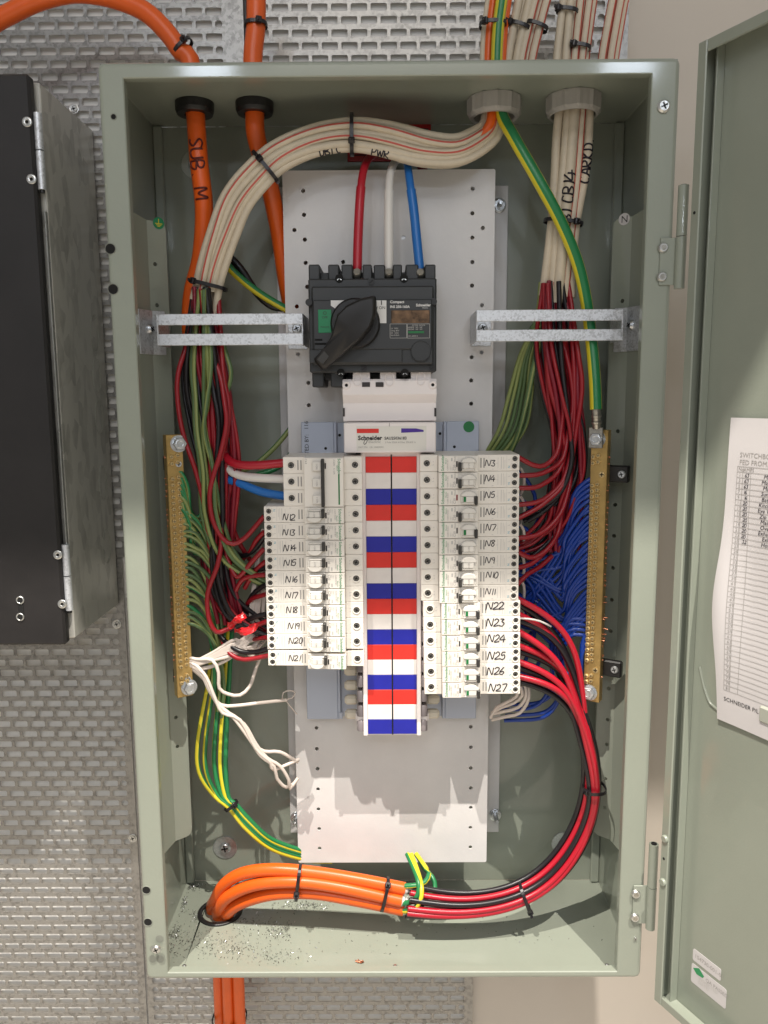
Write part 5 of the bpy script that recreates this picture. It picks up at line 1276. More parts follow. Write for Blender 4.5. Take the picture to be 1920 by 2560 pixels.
above(1430, 1467, 1446, 1490, 4, "striped white cable of the fourth bunch above the cabinet", stripes=2, r=0.0042)
above(1496, 1540, 1526, 1568, 4, "striped white cable of the bunch nearest the bare wall, above the cabinet", stripes=2, r=0.0045)
pts = spline([P(1238, 200, -0.099), P(1239, 140, -0.099), P(1243, 70, -0.099), P(1252, 0, -0.099), P(1258, -50, -0.099)])
for dx, lab in ((-0.0075, "left orange cable beside the striped earth above the cabinet"), (0.0075, "right orange cable beside the striped earth above the cabinet")):
    cable("orange_cable", lab, "cable", None, pts+np.array([dx, 0.004, 0]), 0.0046, "pvc_orange", n=12, raw=True)
pts2 = pts+np.array([0.0005, -0.006, 0]); pe = ["pvc_green"]*12
for i in (1, 2, 9, 10): pe[i] = "pvc_yellow"
cable("main_earth_cable", "green and yellow striped earth above the cabinet between two orange cables", "earth cable", None, pts2, 0.0062, "pvc_green", pe, n=12, raw=True)
cable("sheathed_cable", "thin white cable on the far left edge of the rising bunches", "cable", None, pts+np.array([-0.0135, 0.004, 0]), 0.0030, "sheath", None, n=10, raw=True)
tie_at(1232, 62, -0.099, (0, -20), 0.0135, 0.011, "cable tie round the orange cables above the cabinet", 0.9)
tie_at(1298, 66, -0.092, (12, -40), 0.0105, 0.008, "cable tie round the first leaning white bunch", 0.4)
tie_at(1342, 66, -0.092, (14, -40), 0.0115, 0.008, "cable tie round the second leaning white bunch", -0.3)
tie_at(1418, 28, -0.092, (6, -40), 0.0105, 0.008, "topmost cable tie, round the middle upright bunch", 0.5)
tie_at(1452, 118, -0.092, (8, -40), 0.0095, 0.008, "cable tie round the fourth white bunch just above the rim", 0.6)

# main earth cable inside
t = thing("main_earth_cable", "thick green and yellow earth cable crossing to the neutral bar", "earth cable")
pts = spline([gz(0.1180, -0.104, 1.0), P(1252, 278, -0.105), P(1285, 345, -0.118), P(1345, 450, -0.128), P(1400, 552, -0.126), P(1441, 650, -0.121), P(1463, 740, -0.1185), P(1478, 850, -0.1185), P(1487, 950, -0.126), P(1490, 1024, -0.130)])
pe = ["pvc_green"]*20
for i in (2, 3, 4, 5, 15, 16): pe[i] = "pvc_yellow"
q = MB(); q.tube(pts, 0.0065, "pvc_green", n=20, pattern=pe); q.build("insulation", t)
q = MB(); a = P(1490, 1022, -0.130); b = P(1492, 1072, -0.128); q.cyl(a, b-a, 0.0050, np.linalg.norm(b-a), "lug", 16, r2=0.0046, ch=0.0006)
for f in (0.3, 0.62): q.ring(a+(b-a)*f, b-a, 0.0044, 0.0056, 0.003, "lug", 16)
q.build("lug", t)
q = MB(); q.box((-0.0080, -0.0030, -0.0125), (0.0080, -0.0012, 0.0105), "lug", 0.0008, axes=((0.86, -0.51, 0), (0.51, 0.86, 0), (0, 0, 1)), org=P(1491, 1092, -0.1270)); q.build("lug_palm", t)

# ------------------------------------------------------------------ phase feeders to the three-pole breaker
for (m_, ctrl, lab) in (("pvc_tail_red", [(556, 1105, -0.10), (563, 1140, -0.112), (590, 1160, -0.122), (640, 1163, -0.128), (714, 1157, -0.130)], "thick red cable into the top pole of the three-pole breaker"),
    ("pvc_white", [(560, 1140, -0.10), (575, 1175, -0.112), (606, 1190, -0.120), (650, 1195, -0.126), (716, 1198, -0.130)], "thick white cable into the middle pole of the three-pole breaker"),
    ("pvc_tail_blue", [(540, 1175, -0.09), (562, 1195, -0.105), (600, 1208, -0.116), (655, 1230, -0.124), (718, 1241, -0.130)], "thick blue cable into the bottom pole of the three-pole breaker")):
    cable("feeder_cable", lab, "cable", "feeder cables into the three-pole breaker", ctrl, 0.0048, m_, n=14)

# ------------------------------------------------------------------ left wiring
GL_ = "red wires in the left loom"
def wires(lst, name, cat, group, r, m, n=8):
    for (lab, ctrl) in lst: cable(name, lab, cat, group, ctrl, r, m, n=n)
wires([("outermost red wire bowing left before crossing the loom down to N20", [(497, 725, -0.108), (470, 850, -0.112), (446, 930, -0.116), (444, 1000, -0.118), (458, 1085, -0.120), (490, 1180, -0.122), (512, 1270, -0.122), (520, 1330, -0.118), (530, 1400, -0.11), (560, 1500, -0.10), (610, 1590, -0.105), (668, 1594, -0.128)]),
    ("red wire sweeping down the loom and hooking up into N12", [(508, 725, -0.108), (515, 850, -0.116), (548, 930, -0.122), (562, 1010, -0.126), (566, 1060, -0.127), (552, 1130, -0.128), (533, 1190, -0.129), (524, 1240, -0.129), (532, 1300, -0.130), (556, 1345, -0.130), (582, 1360, -0.130), (612, 1345, -0.130), (660, 1291, -0.132)]),
    ("red wire making the large low loop beside the brass bar", [(556, 1200, -0.112), (553, 1300, -0.120), (553, 1360, -0.126), (543, 1415, -0.130), (522, 1470, -0.131), (518, 1510, -0.131), (524, 1553, -0.130), (541, 1580, -0.128), (566, 1574, -0.122), (600, 1555, -0.11)]),
    ("red wire with a sharp bend up into N14", [(560, 1340, -0.112), (567, 1390, -0.118), (586, 1436, -0.122), (600, 1440, -0.124), (625, 1410, -0.128), (660, 1372, -0.132)]),
    ("red wire rising straight into N13", [(605, 1400, -0.105), (625, 1380, -0.115), (640, 1352, -0.124), (660, 1330, -0.132)]),
    ("red wire bent level into N16", [(590, 1476, -0.118), (603, 1452, -0.122), (625, 1441, -0.126), (664, 1437, -0.132)]),
    ("short red wire just below the N16 wire", [(612, 1470, -0.112), (625, 1447, -0.118), (645, 1420, -0.124), (664, 1404, -0.130)]),
    ("red wire rising gently into N17", [(618, 1510, -0.108), (632, 1496, -0.118), (664, 1486, -0.132)]),
    ("red wire emerging from the red tape flag into N19", [(600, 1580, -0.115), (632, 1567, -0.124), (668, 1553, -0.132)]),
    ("thick red wire sagging into N21 at the bottom of the column", [(552, 1585, -0.105), (560, 1615, -0.115), (580, 1638, -0.122), (612, 1649, -0.128), (672, 1639, -0.132)])], "red_wire", "wire", GL_, 0.0028, "pvc_red")
wires([("red wire down the right edge of the left loom", [(545, 725, -0.108), (553, 860, -0.114), (560, 950, -0.118), (572, 1010, -0.120), (568, 1080, -0.12), (552, 1160, -0.118), (548, 1260, -0.115), (550, 1400, -0.110), (556, 1500, -0.105)]),
    ("red wire down the middle of the left loom", [(520, 725, -0.104), (540, 880, -0.110), (530, 1000, -0.113), (535, 1120, -0.115), (552, 1220, -0.112), (590, 1340, -0.105), (625, 1400, -0.098)])], "red_wire", "wire", GL_, 0.0029, "pvc_red")
random.seed(23)
def loom(n, xs, ys, name, m, label, group, r, Y, spread=14, pattern=None):
    for k in range(n):
        off = random.uniform(-1, 1); ph = random.uniform(0, 6.28); yy = Y+random.uniform(-0.010, 0.010)
        ctrl = []
        for i, (x, y) in enumerate(zip(xs, ys)):
            env = 0.4 if i == 0 else 1.0
            ctrl.append((x+(off*spread+8*math.sin(ph+i*1.3))*env, y+random.uniform(-4, 4), yy+0.004*math.sin(ph*2+i)))
        cable(name, label, "wire", group, ctrl, r*random.uniform(0.94, 1.06), m, pattern=pattern(k) if pattern else None)
loom(10, [495, 480, 505, 535, 540, 535, 560, 690], [720, 930, 1060, 1160, 1280, 1400, 1500, 1590], "black_wire", "pvc_black", "black wire in the dark left loom", "black wires in the left loom", 0.0026, -0.106, 32)
loom(5, [520, 545, 555, 545, 548, 552, 585, 690], [720, 930, 1060, 1180, 1300, 1420, 1540, 1600], "black_wire", "pvc_black", "black wire in the dark left loom", "black wires in the left loom", 0.0029, -0.112, 22)
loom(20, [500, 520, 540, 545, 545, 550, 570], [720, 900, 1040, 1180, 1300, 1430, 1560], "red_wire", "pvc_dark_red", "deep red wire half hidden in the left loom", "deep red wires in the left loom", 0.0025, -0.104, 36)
loom(8, [505, 520, 545, 560, 555, 552, 575, 640, 690], [725, 880, 1020, 1160, 1300, 1420, 1520, 1570, 1585], "red_wire", "pvc_red", "thin red wire twisting down through the left loom", "thin red wires twisting through the left loom", 0.0023, -0.114, 34)
loom(8, [1372, 1385, 1400, 1418, 1425, 1412, 1390, 1330, 1270], [705, 850, 970, 1080, 1170, 1250, 1310, 1360, 1380], "red_wire", "pvc_red", "thin red wire twisting down through the right loom", "thin red wires twisting through the right loom", 0.0023, -0.110, 40)
wires([("thick black wire curving into N21", [(548, 1585, -0.108), (565, 1605, -0.116), (600, 1628, -0.122), (640, 1630, -0.126), (668, 1622, -0.130)]),
    ("black wire running level into N18", [(575, 1575, -0.112), (610, 1555, -0.118), (640, 1541, -0.126), (664, 1536, -0.130)]),
    ("black wire entering N17 from below", [(610, 1530, -0.10), (630, 1490, -0.114), (650, 1470, -0.122), (664, 1462, -0.128)]),
    ("black wire entering N16 beside the red one", [(590, 1430, -0.10), (620, 1428, -0.112), (645, 1424, -0.122), (664, 1420, -0.128)]),
    ("black wire entering N13 behind the red one", [(575, 1370, -0.10), (605, 1390, -0.108), (635, 1375, -0.118), (662, 1340, -0.128)])], "black_wire", "wire", "black wires into the left breakers", 0.0031, "pvc_black")
# shade-toned green earth wires descending, then arcs into the brass bar
loom(10, [505, 506, 505, 500, 515, 530, 580, 700], [725, 900, 1000, 1080, 1180, 1290, 1400, 1480], "earth_wire", "pvc_green_shaded", "pale green earth wire hanging in the left loom", "pale green earth wires in the left loom", 0.0024, -0.117, 20, pattern=lambda k: earth_pat(8, random.randrange(8), 4, "pvc_green_shaded", "pvc_lime"))
cable("earth_wire", "pale green wire bowing right of the loom below the left strap", "wire", None, [(556, 850, -0.110), (568, 890, -0.114), (578, 930, -0.116), (572, 970, -0.114), (556, 1010, -0.110)], 0.0024, "pvc_green_shaded", earth_pat(8, 0, 3, "pvc_green_shaded", "pvc_lime"))
cable("earth_cable", "green and yellow earth cable passing behind the upper left of the white plate", "earth cable", None, [(550, 640, -0.07), (580, 676, -0.068), (625, 716, -0.062), (672, 748, -0.055), (720, 775, -0.05)], 0.0046, "pvc_green", earth_pat(10, 0, 2), n=10)
cable("black_cable", "black cable alongside the green earth behind the white plate", "cable", None, [(560, 630, -0.06), (600, 670, -0.058), (640, 730, -0.052), (680, 765, -0.048), (720, 770, -0.045)], 0.0048, "pvc_black", n=10)
cable("earth_wire", "green and yellow wire rising from the red feeder behind the plate", "wire", None, [(600, 1180, -0.07), (640, 1160, -0.06), (690, 1115, -0.055), (735, 1060, -0.05)], 0.0030, "pvc_green", earth_pat(8, 7, 3, "pvc_green", "pvc_lime"))
cable("earth_wire", "dark green wire behind the thick white feeder", "wire", None, [(560, 1230, -0.075), (620, 1195, -0.07), (700, 1165, -0.06), (750, 1100, -0.05)], 0.0033, "pvc_green", earth_pat(8, 3, 2))
random.seed(5)
for k in range(26):
    y0 = 1176+k*15.5; f = k/25
    x0 = 428+(y0-1088)*0.041+8
    deep = -0.118+0.0; dx = 70+random.uniform(-8, 22)-18*f; dy = 70+random.uniform(-15, 35)
    j = lambda q_: random.uniform(-q_, q_)
    if k < 7:
        ctrl = [(x0-8, y0, -0.122), (x0+14, y0+6, -0.122), (x0+26+j(8), y0+44, -0.120), (x0+36, y0+100, -0.114), (x0+55, y0+118, -0.110), (x0+78, y0+80, -0.104), (x0+86, y0+30, -0.10)]
    else:
        w_ = random.uniform(0.85, 1.15)
        ctrl = [(x0-8, y0, -0.120), (x0+16, y0-5+j(3), -0.121), (x0+40*w_, y0+6+j(4), -0.119), (x0+64*w_, y0+34+j(7), -0.115), (x0+82*w_, y0+82+j(10), -0.109), (x0+92*w_, y0+150+j(14), -0.102), (x0+90*w_+j(6), y0+230, -0.094)]
    lime = k < 8 or k in (19, 22)
    cable("earth_wire", "green earth wire arching from the brass bar into the left loom" if not lime else "brighter green earth wire looping from the brass bar", "wire", "green earth wires into the left brass bar", ctrl, 0.0023, "pvc_green_shaded", earth_pat(8, random.randrange(8), 4, "pvc_green" if lime else "pvc_green_shaded", "pvc_lime"))
# earth wires to the floor and behind the plate, with a tie
for k, (xo, lab) in enumerate(((-10, "leftmost"), (0, "second"), (12, "middle"), (20, "fourth"), (27, "rightmost"))):
    ctrl = [(548+xo*1.2, 1560, -0.085), (535+xo*1.4, 1700, -0.085), (514+xo*1.9, 1850, -0.086), (516+xo*1.8, 1930, -0.088), (545+xo*1.0, 1990+xo*0.2, -0.09), (576+xo*0.42, 2016-xo*0.3, -0.092), (618+xo*0.25, 2066-xo*0.6, -0.090), (680, 2116-xo*0.65, -0.080), (768, 2144-xo*0.55, -0.060), (830, 2150-xo*.4, -0.05)]
    cable("earth_wire", "%s of the five green and yellow wires sweeping under the plate" % lab, "wire", "green and yellow wires sweeping under the plate", ctrl, 0.0029, "pvc_green", earth_pat(8, (7, 0, 1, 7, 3)[k], 2 if k != 4 else 1), n=8)
tie_at(578, 2014, -0.0915, (34, 42), 0.0085, 0.0065, "cable tie on the green and yellow wires at lower left", 0.9)
# red tape flag
t = thing("tape_flag", "scrap of shiny red tape folded round a wire beside N19", "tape")
def ribbon(cen, wid, name, seed):
    """creased strip of tape along a centre line"""
    rnd = random.Random(seed); pc = spline(PX3(cen), 0.0025); n = len(pc); mb = MB(); vs = []
    for k in range(n):
        T = pc[min(k+1, n-1)]-pc[max(k-1, 0)]; T /= np.linalg.norm(T); f = k/(n-1)
        tilt = 0.9*math.sin(f*7+seed); S_ = np.cross(T, (0, -1, 0)); S_ /= np.linalg.norm(S_); dirn = S_*math.cos(tilt)+np.array([0, -1.0, 0])*math.sin(tilt)
        for j in range(5):
            e = (j/4-0.5)*wid*(1+0.12*rnd.uniform(-1, 1)); vs.append(pc[k]+dirn*e+np.array([0, 0.0012*math.sin(j*1.7+k*0.9+seed)+rnd.uniform(-.0004, .0004), 0]))
    fs = [(k*5+j, k*5+j+1, k*5+j+6, k*5+j+5) for k in range(n-1) for j in range(4)]
    mb.add(vs, fs, "tape_red"); mb.add([v+np.array([0, 0.0002, 0]) for v in vs], [f[::-1] for f in fs], "tape_red"); mb.build(name, t)
ribbon([(570, 1566, -0.128), (586, 1556, -0.134), (602, 1545, -0.136), (612, 1536, -0.132)], 0.0095, "tape", 2)
ribbon([(586, 1574, -0.132), (606, 1580, -0.138), (624, 1574, -0.141), (642, 1560, -0.138)], 0.0100, "tape", 4)
# beige functional earth wires
random.seed(31)
for k in range(20):
    f = k/19; yb_ = 1640+28*f+random.uniform(-6, 6); fan = random.uniform(0, 1)
    if k < 14: ctrl = [(446, yb_, -0.119), (480, 1652+20*f, -0.121), (530, 1640+26*f-14*fan, -0.121), (590, 1612+50*f-25*fan, -0.119), (632, 1570+70*fan, -0.114), (655+20*random.random(), 1520+70*random.random(), -0.095)]
    else: ctrl = [(446, yb_, -0.118), (490, 1660+15*f, -0.118), (560, 1654, -0.117), (618, 1605, -0.113), (640, 1540, -0.108), (650+12*random.random(), 1400+12*k*random.random(), -0.095)]
    cable("bonding_wire", "thin beige wire fanning from the bar foot towards the left breakers", "wire", "beige wires fanning to the left breakers", ctrl, 0.0020, "pvc_beige", n=6)
for k in range(9):
    x = 628+k*4.5; ctrl = [(x+random.uniform(-5, 5), 1600, -0.106), (x-4+random.uniform(-5, 5), 1540, -0.112), (x+2, 1480+random.uniform(-15, 15), -0.110), (x+20, 1400+random.uniform(-90, 20), -0.095)]
    cable("bonding_wire", "thin beige wire standing upright behind the left breaker wires", "wire", "upright beige wires behind the left breakers", ctrl, 0.0019, "pvc_beige", n=6)
tails = [("beige wire ending in a short fork against the plate edge, topmost", [(446, 1636, -0.118), (490, 1648, -0.122), (530, 1650, -0.124), (546, 1680, -0.124), (548, 1720, -0.122), (570, 1735, -0.12), (600, 1738, -0.116), (625, 1715, -0.112), (640, 1670, -0.108), (652, 1640, -0.104)]),
    ("straight beige wire crossing right to the plate edge", [(452, 1650, -0.118), (500, 1680, -0.122), (525, 1730, -0.122), (552, 1762, -0.120), (590, 1764, -0.118), (650, 1757, -0.112), (716, 1750, -0.100)]),
    ("beige wire curling into a hook at the end of the loose tails", [(450, 1645, -0.119), (500, 1672, -0.123), (530, 1735, -0.124), (560, 1775, -0.123), (610, 1810, -0.120), (640, 1860, -0.117), (668, 1895, -0.114), (700, 1915, -0.11), (722, 1950, -0.105), (724, 1972, -0.10), (745, 1945, -0.095)]),
    ("beige wire ending lowest among the loose tails", [(452, 1655, -0.117), (505, 1690, -0.121), (540, 1755, -0.122), (580, 1790, -0.122), (625, 1850, -0.119), (652, 1890, -0.116), (685, 1915, -0.112), (692, 1945, -0.108), (715, 1968, -0.10), (740, 1955, -0.09)]),
    ("beige wire bowing up to the plate edge from the loose tails", [(452, 1652, -0.116), (512, 1700, -0.120), (548, 1765, -0.121), (598, 1800, -0.120), (632, 1855, -0.118), (660, 1878, -0.114), (700, 1880, -0.108), (745, 1905, -0.095)]),
    ("beige wire with a kink among the loose tails", [(452, 1648, -0.116), (508, 1682, -0.124), (536, 1742, -0.125), (556, 1782, -0.124), (600, 1800, -0.122), (640, 1872, -0.118), (676, 1905, -0.114), (684, 1924, -0.110), (748, 1898, -0.095)])]
wires(tails, "bonding_wire", "wire", "loose beige wire tails at lower left", 0.0021, "pvc_beige")
cable("bonding_wire", "thin grey loop of wire on the white plate edge", "wire", None, [(706, 1748, -0.098), (708, 1732, -0.098), (725, 1726, -0.096), (738, 1732, -0.094), (730, 1745, -0.094), (716, 1752, -0.096), (742, 1785, -0.090)], 0.0009, "pvc_beige", n=6)

# ------------------------------------------------------------------ right wiring
hooks = [("N3", [(1370, 705, -0.104), (1375, 800, -0.108), (1385, 900, -0.112), (1408, 1000, -0.114), (1402, 1080, -0.116), (1396, 1122, -0.120), (1384, 1145, -0.124), (1361, 1164, -0.127), (1334, 1163, -0.130), (1295, 1143, -0.132)]),
 ("N4", [(1385, 705, -0.104), (1400, 820, -0.108), (1425, 930, -0.112), (1432, 1010, -0.114), (1420, 1090, -0.116), (1405, 1150, -0.120), (1371, 1176, -0.126), (1340, 1187, -0.130), (1295, 1189, -0.132)]),
 ("N5", [(1372, 705, -0.106), (1368, 850, -0.110), (1372, 950, -0.112), (1398, 1050, -0.114), (1412, 1130, -0.116), (1394, 1181, -0.120), (1363, 1207, -0.126), (1336, 1219, -0.130), (1295, 1220, -0.132)]),
 ("N6", [(1410, 705, -0.104), (1430, 850, -0.110), (1436, 960, -0.113), (1434, 1060, -0.115), (1428, 1130, -0.118), (1408, 1200, -0.122), (1374, 1238, -0.126), (1341, 1256, -0.130), (1295, 1262, -0.132)]),
 ("N7", [(1420, 705, -0.106), (1445, 880, -0.116), (1455, 970, -0.118), (1440, 1080, -0.118), (1426, 1160, -0.120), (1405, 1215, -0.124), (1370, 1250, -0.128), (1340, 1272, -0.130), (1295, 1296, -0.132)]),
 ("N8", [(1424, 1130, -0.110), (1425, 1200, -0.114), (1416, 1242, -0.118), (1402, 1282, -0.122), (1370, 1320, -0.126), (1334, 1340, -0.130), (1295, 1345, -0.132)]),
 ("N9", [(1405, 1270, -0.108), (1397, 1325, -0.112), (1378, 1362, -0.120), (1350, 1387, -0.124), (1324, 1394, -0.128), (1295, 1380, -0.132)]),
 ("N10", [(1400, 1320, -0.108), (1386, 1350, -0.114), (1360, 1382, -0.120), (1327, 1410, -0.126), (1293, 1420, -0.132)]),
 ("N11", [(1380, 1390, -0.108), (1348, 1418, -0.116), (1318, 1436, -0.124), (1293, 1462, -0.132)])]
for nm, ctrl in hooks: cable("red_wire", "red wire dropping from the right bunch and hooking into %s" % nm, "wire", "red wires hooking into the right breakers", ctrl, 0.0028, "pvc_red")
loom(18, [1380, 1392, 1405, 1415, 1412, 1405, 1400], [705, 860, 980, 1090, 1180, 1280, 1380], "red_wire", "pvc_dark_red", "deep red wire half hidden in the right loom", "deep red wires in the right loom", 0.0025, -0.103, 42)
loom(14, [1378, 1385, 1400, 1418, 1420, 1405, 1380, 1310], [705, 860, 980, 1090, 1180, 1270, 1340, 1400], "black_wire", "pvc_black", "black wire in the dark right loom", "black wires in the right loom", 0.0025, -0.099, 42)
loom(4, [1400, 1415, 1425, 1425, 1400, 1350, 1300], [705, 900, 1050, 1150, 1230, 1275, 1300], "black_wire", "pvc_black", "black wire in the dark right loom", "black wires in the right loom", 0.0028, -0.112, 16)
random.seed(41)
for k in range(9):
    f = k/8; xs = 1352+f*40
    ctrl = [(xs, 705, -0.100+0.004*(k % 3)), (1340+f*30, 800, -0.095), (1300+f*55, 890, -0.085), (1272+f*90, 990, -0.075), (1245+f*100, 1080, -0.07), (1190+f*70, 1170, -0.06)]
    if k > 5: ctrl = [(xs, 705, -0.102), (1345+f*16, 820, -0.100), (1318+f*18, 920, -0.095), (1305+f*12, 1010, -0.085), (1285+f*10, 1090, -0.075), (1235+f*30, 1160, -0.06)]
    cable("earth_wire", "olive green earth wire slanting from the right bunch behind the plate", "wire", "olive green earth wires at the right", ctrl, 0.0024, "pvc_green_shaded", earth_pat(8, random.randrange(8), 4, "pvc_green_shaded", "pvc_lime"))
for k, (yy, ) in enumerate(((810,), (822,), (800,))):
    cable("earth_wire", "short green wire end showing between the right strap bars", "wire", "short green wire ends by the right strap", [(1315+k*4, 835, -0.098), (1340, yy+8, -0.100), (1366+k*2, yy, -0.102)], 0.0030, "pvc_green_shaded", earth_pat(8, k, 3, "pvc_green_shaded", "pvc_lime"))
# blue neutral wires into the right bar
random.seed(77)
for k in range(34):
    y0 = 1196+k*13.2; x0 = 1476-(y0-1196)*0.022; f = k/33
    if k < 27:
        xe = 1300+random.uniform(-45, 30); ye = 1490+random.uniform(-80, 70); w_ = random.uniform(0, 1)
        ctrl = [(x0+4, y0, -0.118), (x0-14, y0+8+8*w_, -0.118), (x0-36-26*w_, y0+30+55*w_, -0.112-0.004*w_), (x0-62-8*w_, y0+95+50*random.random(), -0.106), (0.5*(x0-62+xe)-5+random.uniform(-15, 15), 0.35*(y0+95)+0.65*ye+random.uniform(-15, 15), -0.098), (xe, ye, -0.090)]
    elif k < 31:
        xe = 1395+random.uniform(-20, 20); ctrl = [(x0+4, y0, -0.118), (x0-30, y0-6, -0.118), (x0-70, y0+10+random.uniform(-6, 12), -0.112), (xe, y0+60, -0.104), (xe+2, y0+140, -0.098), (xe-40, y0+200, -0.09), (xe-140, y0+210, -0.08)]
    else:
        ctrl = [(x0+4, y0-30, -0.118), (x0-12, y0+5, -0.120), (x0-14, y0+70, -0.112), (x0-40, y0+110, -0.10), (x0-130, y0+60, -0.088), (x0-220, y0+30, -0.08)]
    cable("neutral_wire", "topmost blue wire leaving the right brass bar" if k == 0 else "blue wire looping out of the middle of the right bar" if 27 <= k < 31 else "blue wire dropping steeply along the lower right bar" if k >= 31 else "blue wire slanting from the right brass bar down behind the breakers", "wire", "blue wires into the right brass bar", ctrl, 0.0024, "pvc_blue", n=8)
for k in range(8):
    y = 1180+k*62; ctrl = [(1290, y+random.uniform(-10, 10), -0.11), (1315, y+18, -0.105), (1335+random.uniform(0, 20), y+random.uniform(30, 70), -0.10), (1310, y+110, -0.092)]
    cable("neutral_wire", "blue wire loop tucked beside the right breakers", "wire", "blue wire loops beside the right breakers", ctrl, 0.0023, "pvc_blue", n=8)
cable("neutral_wire", "blue wire loop sagging below N27", "wire", None, [(1295, 1690, -0.118), (1325, 1702, -0.120), (1355, 1722, -0.120), (1385, 1727, -0.118), (1405, 1712, -0.114), (1418, 1680, -0.108)], 0.0025, "pvc_tail_blue")
wires([("beige wire loop below N27, outermost", [(1318, 1700, -0.105), (1322, 1745, -0.105), (1300, 1782, -0.10), (1262, 1792, -0.095), (1230, 1800, -0.085)]), ("beige wire loop below N27, second", [(1310, 1700, -0.107), (1315, 1740, -0.107), (1296, 1768, -0.10), (1262, 1778, -0.095), (1230, 1785, -0.085)]), ("beige wire loop below N27, third", [(1302, 1715, -0.108), (1306, 1738, -0.108), (1285, 1757, -0.10), (1255, 1768, -0.095), (1230, 1782, -0.085)]), ("beige wire loop below N27, innermost", [(1296, 1715, -0.108), (1292, 1740, -0.106), (1266, 1756, -0.10), (1240, 1770, -0.09), (1226, 1795, -0.085)])], "bonding_wire", "wire", "beige wire loops below N27", 0.0021, "pvc_beige")
for k in range(7):
    y = 1165+k*70+random.uniform(-8, 8); cable("bonding_wire", "thin beige wire glimpsed beside the right breakers", "wire", "beige wires beside the right breakers", [(1300, y, -0.112), (1309, y+16, -0.110), (1310, y+45, -0.105), (1300, y+70, -0.10)], 0.0019, "pvc_beige", n=6)

# lower red and black bundle
def relax(p, it):
    """let a path settle into an even bend, ends held"""
    p = p.copy()
    for _ in range(it): p[1:-1] = 0.25*p[:-2]+0.5*p[1:-1]+0.25*p[2:]
    return p
comm = [(1478, 1760, -0.118), (1481, 1850, -0.118), (1481, 1930, -0.118), (1476, 2020, -0.112), (1442, 2105, -0.112), (1386, 2184, -0.115), (1310, 2236, -0.122), (1200, 2262, -0.126), (1100, 2266, -0.127), (1020, 2252, -0.126)]
cp_ = PX3(comm)
leads = [("red", "N22", [(1290, 1495, -0.132), (1341, 1505, -0.134), (1379, 1534, -0.134), (1414, 1577, -0.132), (1443, 1621, -0.130), (1464, 1672, -0.126)]),
 ("red", "N23", [(1290, 1533, -0.132), (1336, 1540, -0.130), (1372, 1566, -0.126), (1410, 1612, -0.122), (1445, 1670, -0.120)]),
 ("red", "N24", [(1290, 1575, -0.132), (1336, 1592, -0.136), (1370, 1620, -0.138), (1414, 1664, -0.136), (1448, 1704, -0.130)]),
 ("red", "N25", [(1290, 1612, -0.132), (1341, 1618, -0.132), (1380, 1636, -0.130), (1420, 1676, -0.127), (1455, 1724, -0.123)]),
 ("red", "N26", [(1290, 1652, -0.132), (1336, 1656, -0.136), (1376, 1679, -0.138), (1425, 1716, -0.136), (1460, 1754, -0.130)]),
 ("red", "N27", [(1290, 1690, -0.132), (1350, 1695, -0.138), (1393, 1711, -0.140), (1431, 1742, -0.138), (1461, 1790, -0.130)]),
 ("black", "N22", [(1290, 1508, -0.128), (1330, 1516, -0.126), (1375, 1560, -0.124), (1418, 1620, -0.122), (1455, 1690, -0.120)]),
 ("black", "N23", [(1290, 1549, -0.130), (1335, 1552, -0.130), (1378, 1580, -0.128), (1420, 1630, -0.126), (1455, 1690, -0.124)]),
 ("black", "N24", [(1290, 1590, -0.124), (1340, 1606, -0.124), (1390, 1650, -0.122), (1440, 1710, -0.120)]),
 ("black", "N25", [(1290, 1626, -0.128), (1335, 1632, -0.128), (1380, 1655, -0.126), (1430, 1700, -0.123), (1462, 1745, -0.121)]),
 ("black", "N26", [(1290, 1667, -0.128), (1335, 1672, -0.130), (1380, 1696, -0.130), (1430, 1740, -0.128), (1462, 1780, -0.124)]),
 ("black", "N27", [(1290, 1702, -0.128), (1340, 1706, -0.130), (1390, 1728, -0.130), (1430, 1765, -0.128), (1462, 1805, -0.124)])]
slots = [(-0.010, -0.006), (-0.0035, -0.008), (0.0030, -0.009), (0.0095, -0.007), (-0.0068, -0.0125), (0.0000, -0.0145), (0.0125, -0.001), (-0.0135, 0.000), (-0.0068, 0.001), (0.0, 0.000), (0.0066, 0.001), (0.0045, -0.0145)]
order = [0, 2, 5, 8, 11, 10, 1, 3, 4, 6, 7, 9]
cs = spline(cp_, 0.008); uC = np.linspace(0, 1, len(cs))
for k, (colr_, nm, ld) in enumerate(leads):
    a, b = slots[order[k]]; ph = random.uniform(0, 6.28)
    fan = np.interp(uC, [0, 0.1, 0.2, 0.33, 0.5, 0.85, 1.0], [0.8, 0.62, 0.55, 0.75, 1.0, 1.0, 1.5]); dpf = np.interp(uC, [0, 0.2, 0.4, 1.0], [1.0, 1.5, 1.0, 1.0])
    pc = offset_path(cs, a*fan+0.0012*np.sin(uC*9+ph), b*dpf+0.0012*np.cos(uC*7+ph))
    # the lead joins the common run a little way down it
    start = 7+(k % 3)*2
    ctrl = PX3(ld[:-1])+list(pc[start::4])
    if (len(pc)-1-start) % 4: ctrl.append(pc[-1])
    r = 0.0035 if colr_ == "red" else 0.0033
    pat = None
    if colr_ == "black": pat = None
    cable(colr_+"_wire", "%s wire from %s sweeping down into the lower right bundle" % ("bright red" if colr_ == "red" else "black", nm), "wire", "%s wires of the lower right bundle" % colr_, relax(spline(ctrl, 0.008), 26), r, "pvc_tail_red" if colr_ == "red" else "pvc_black", pat, n=10, raw=True)
cable("neutral_wire", "thin white wire beside the black wire of N23", "wire", None, [(1290, 1546, -0.133), (1320, 1547, -0.135), (1350, 1553, -0.134), (1378, 1566, -0.13)], 0.0012, "pvc_white", n=6)
k = int(len(cs)*0.345); 
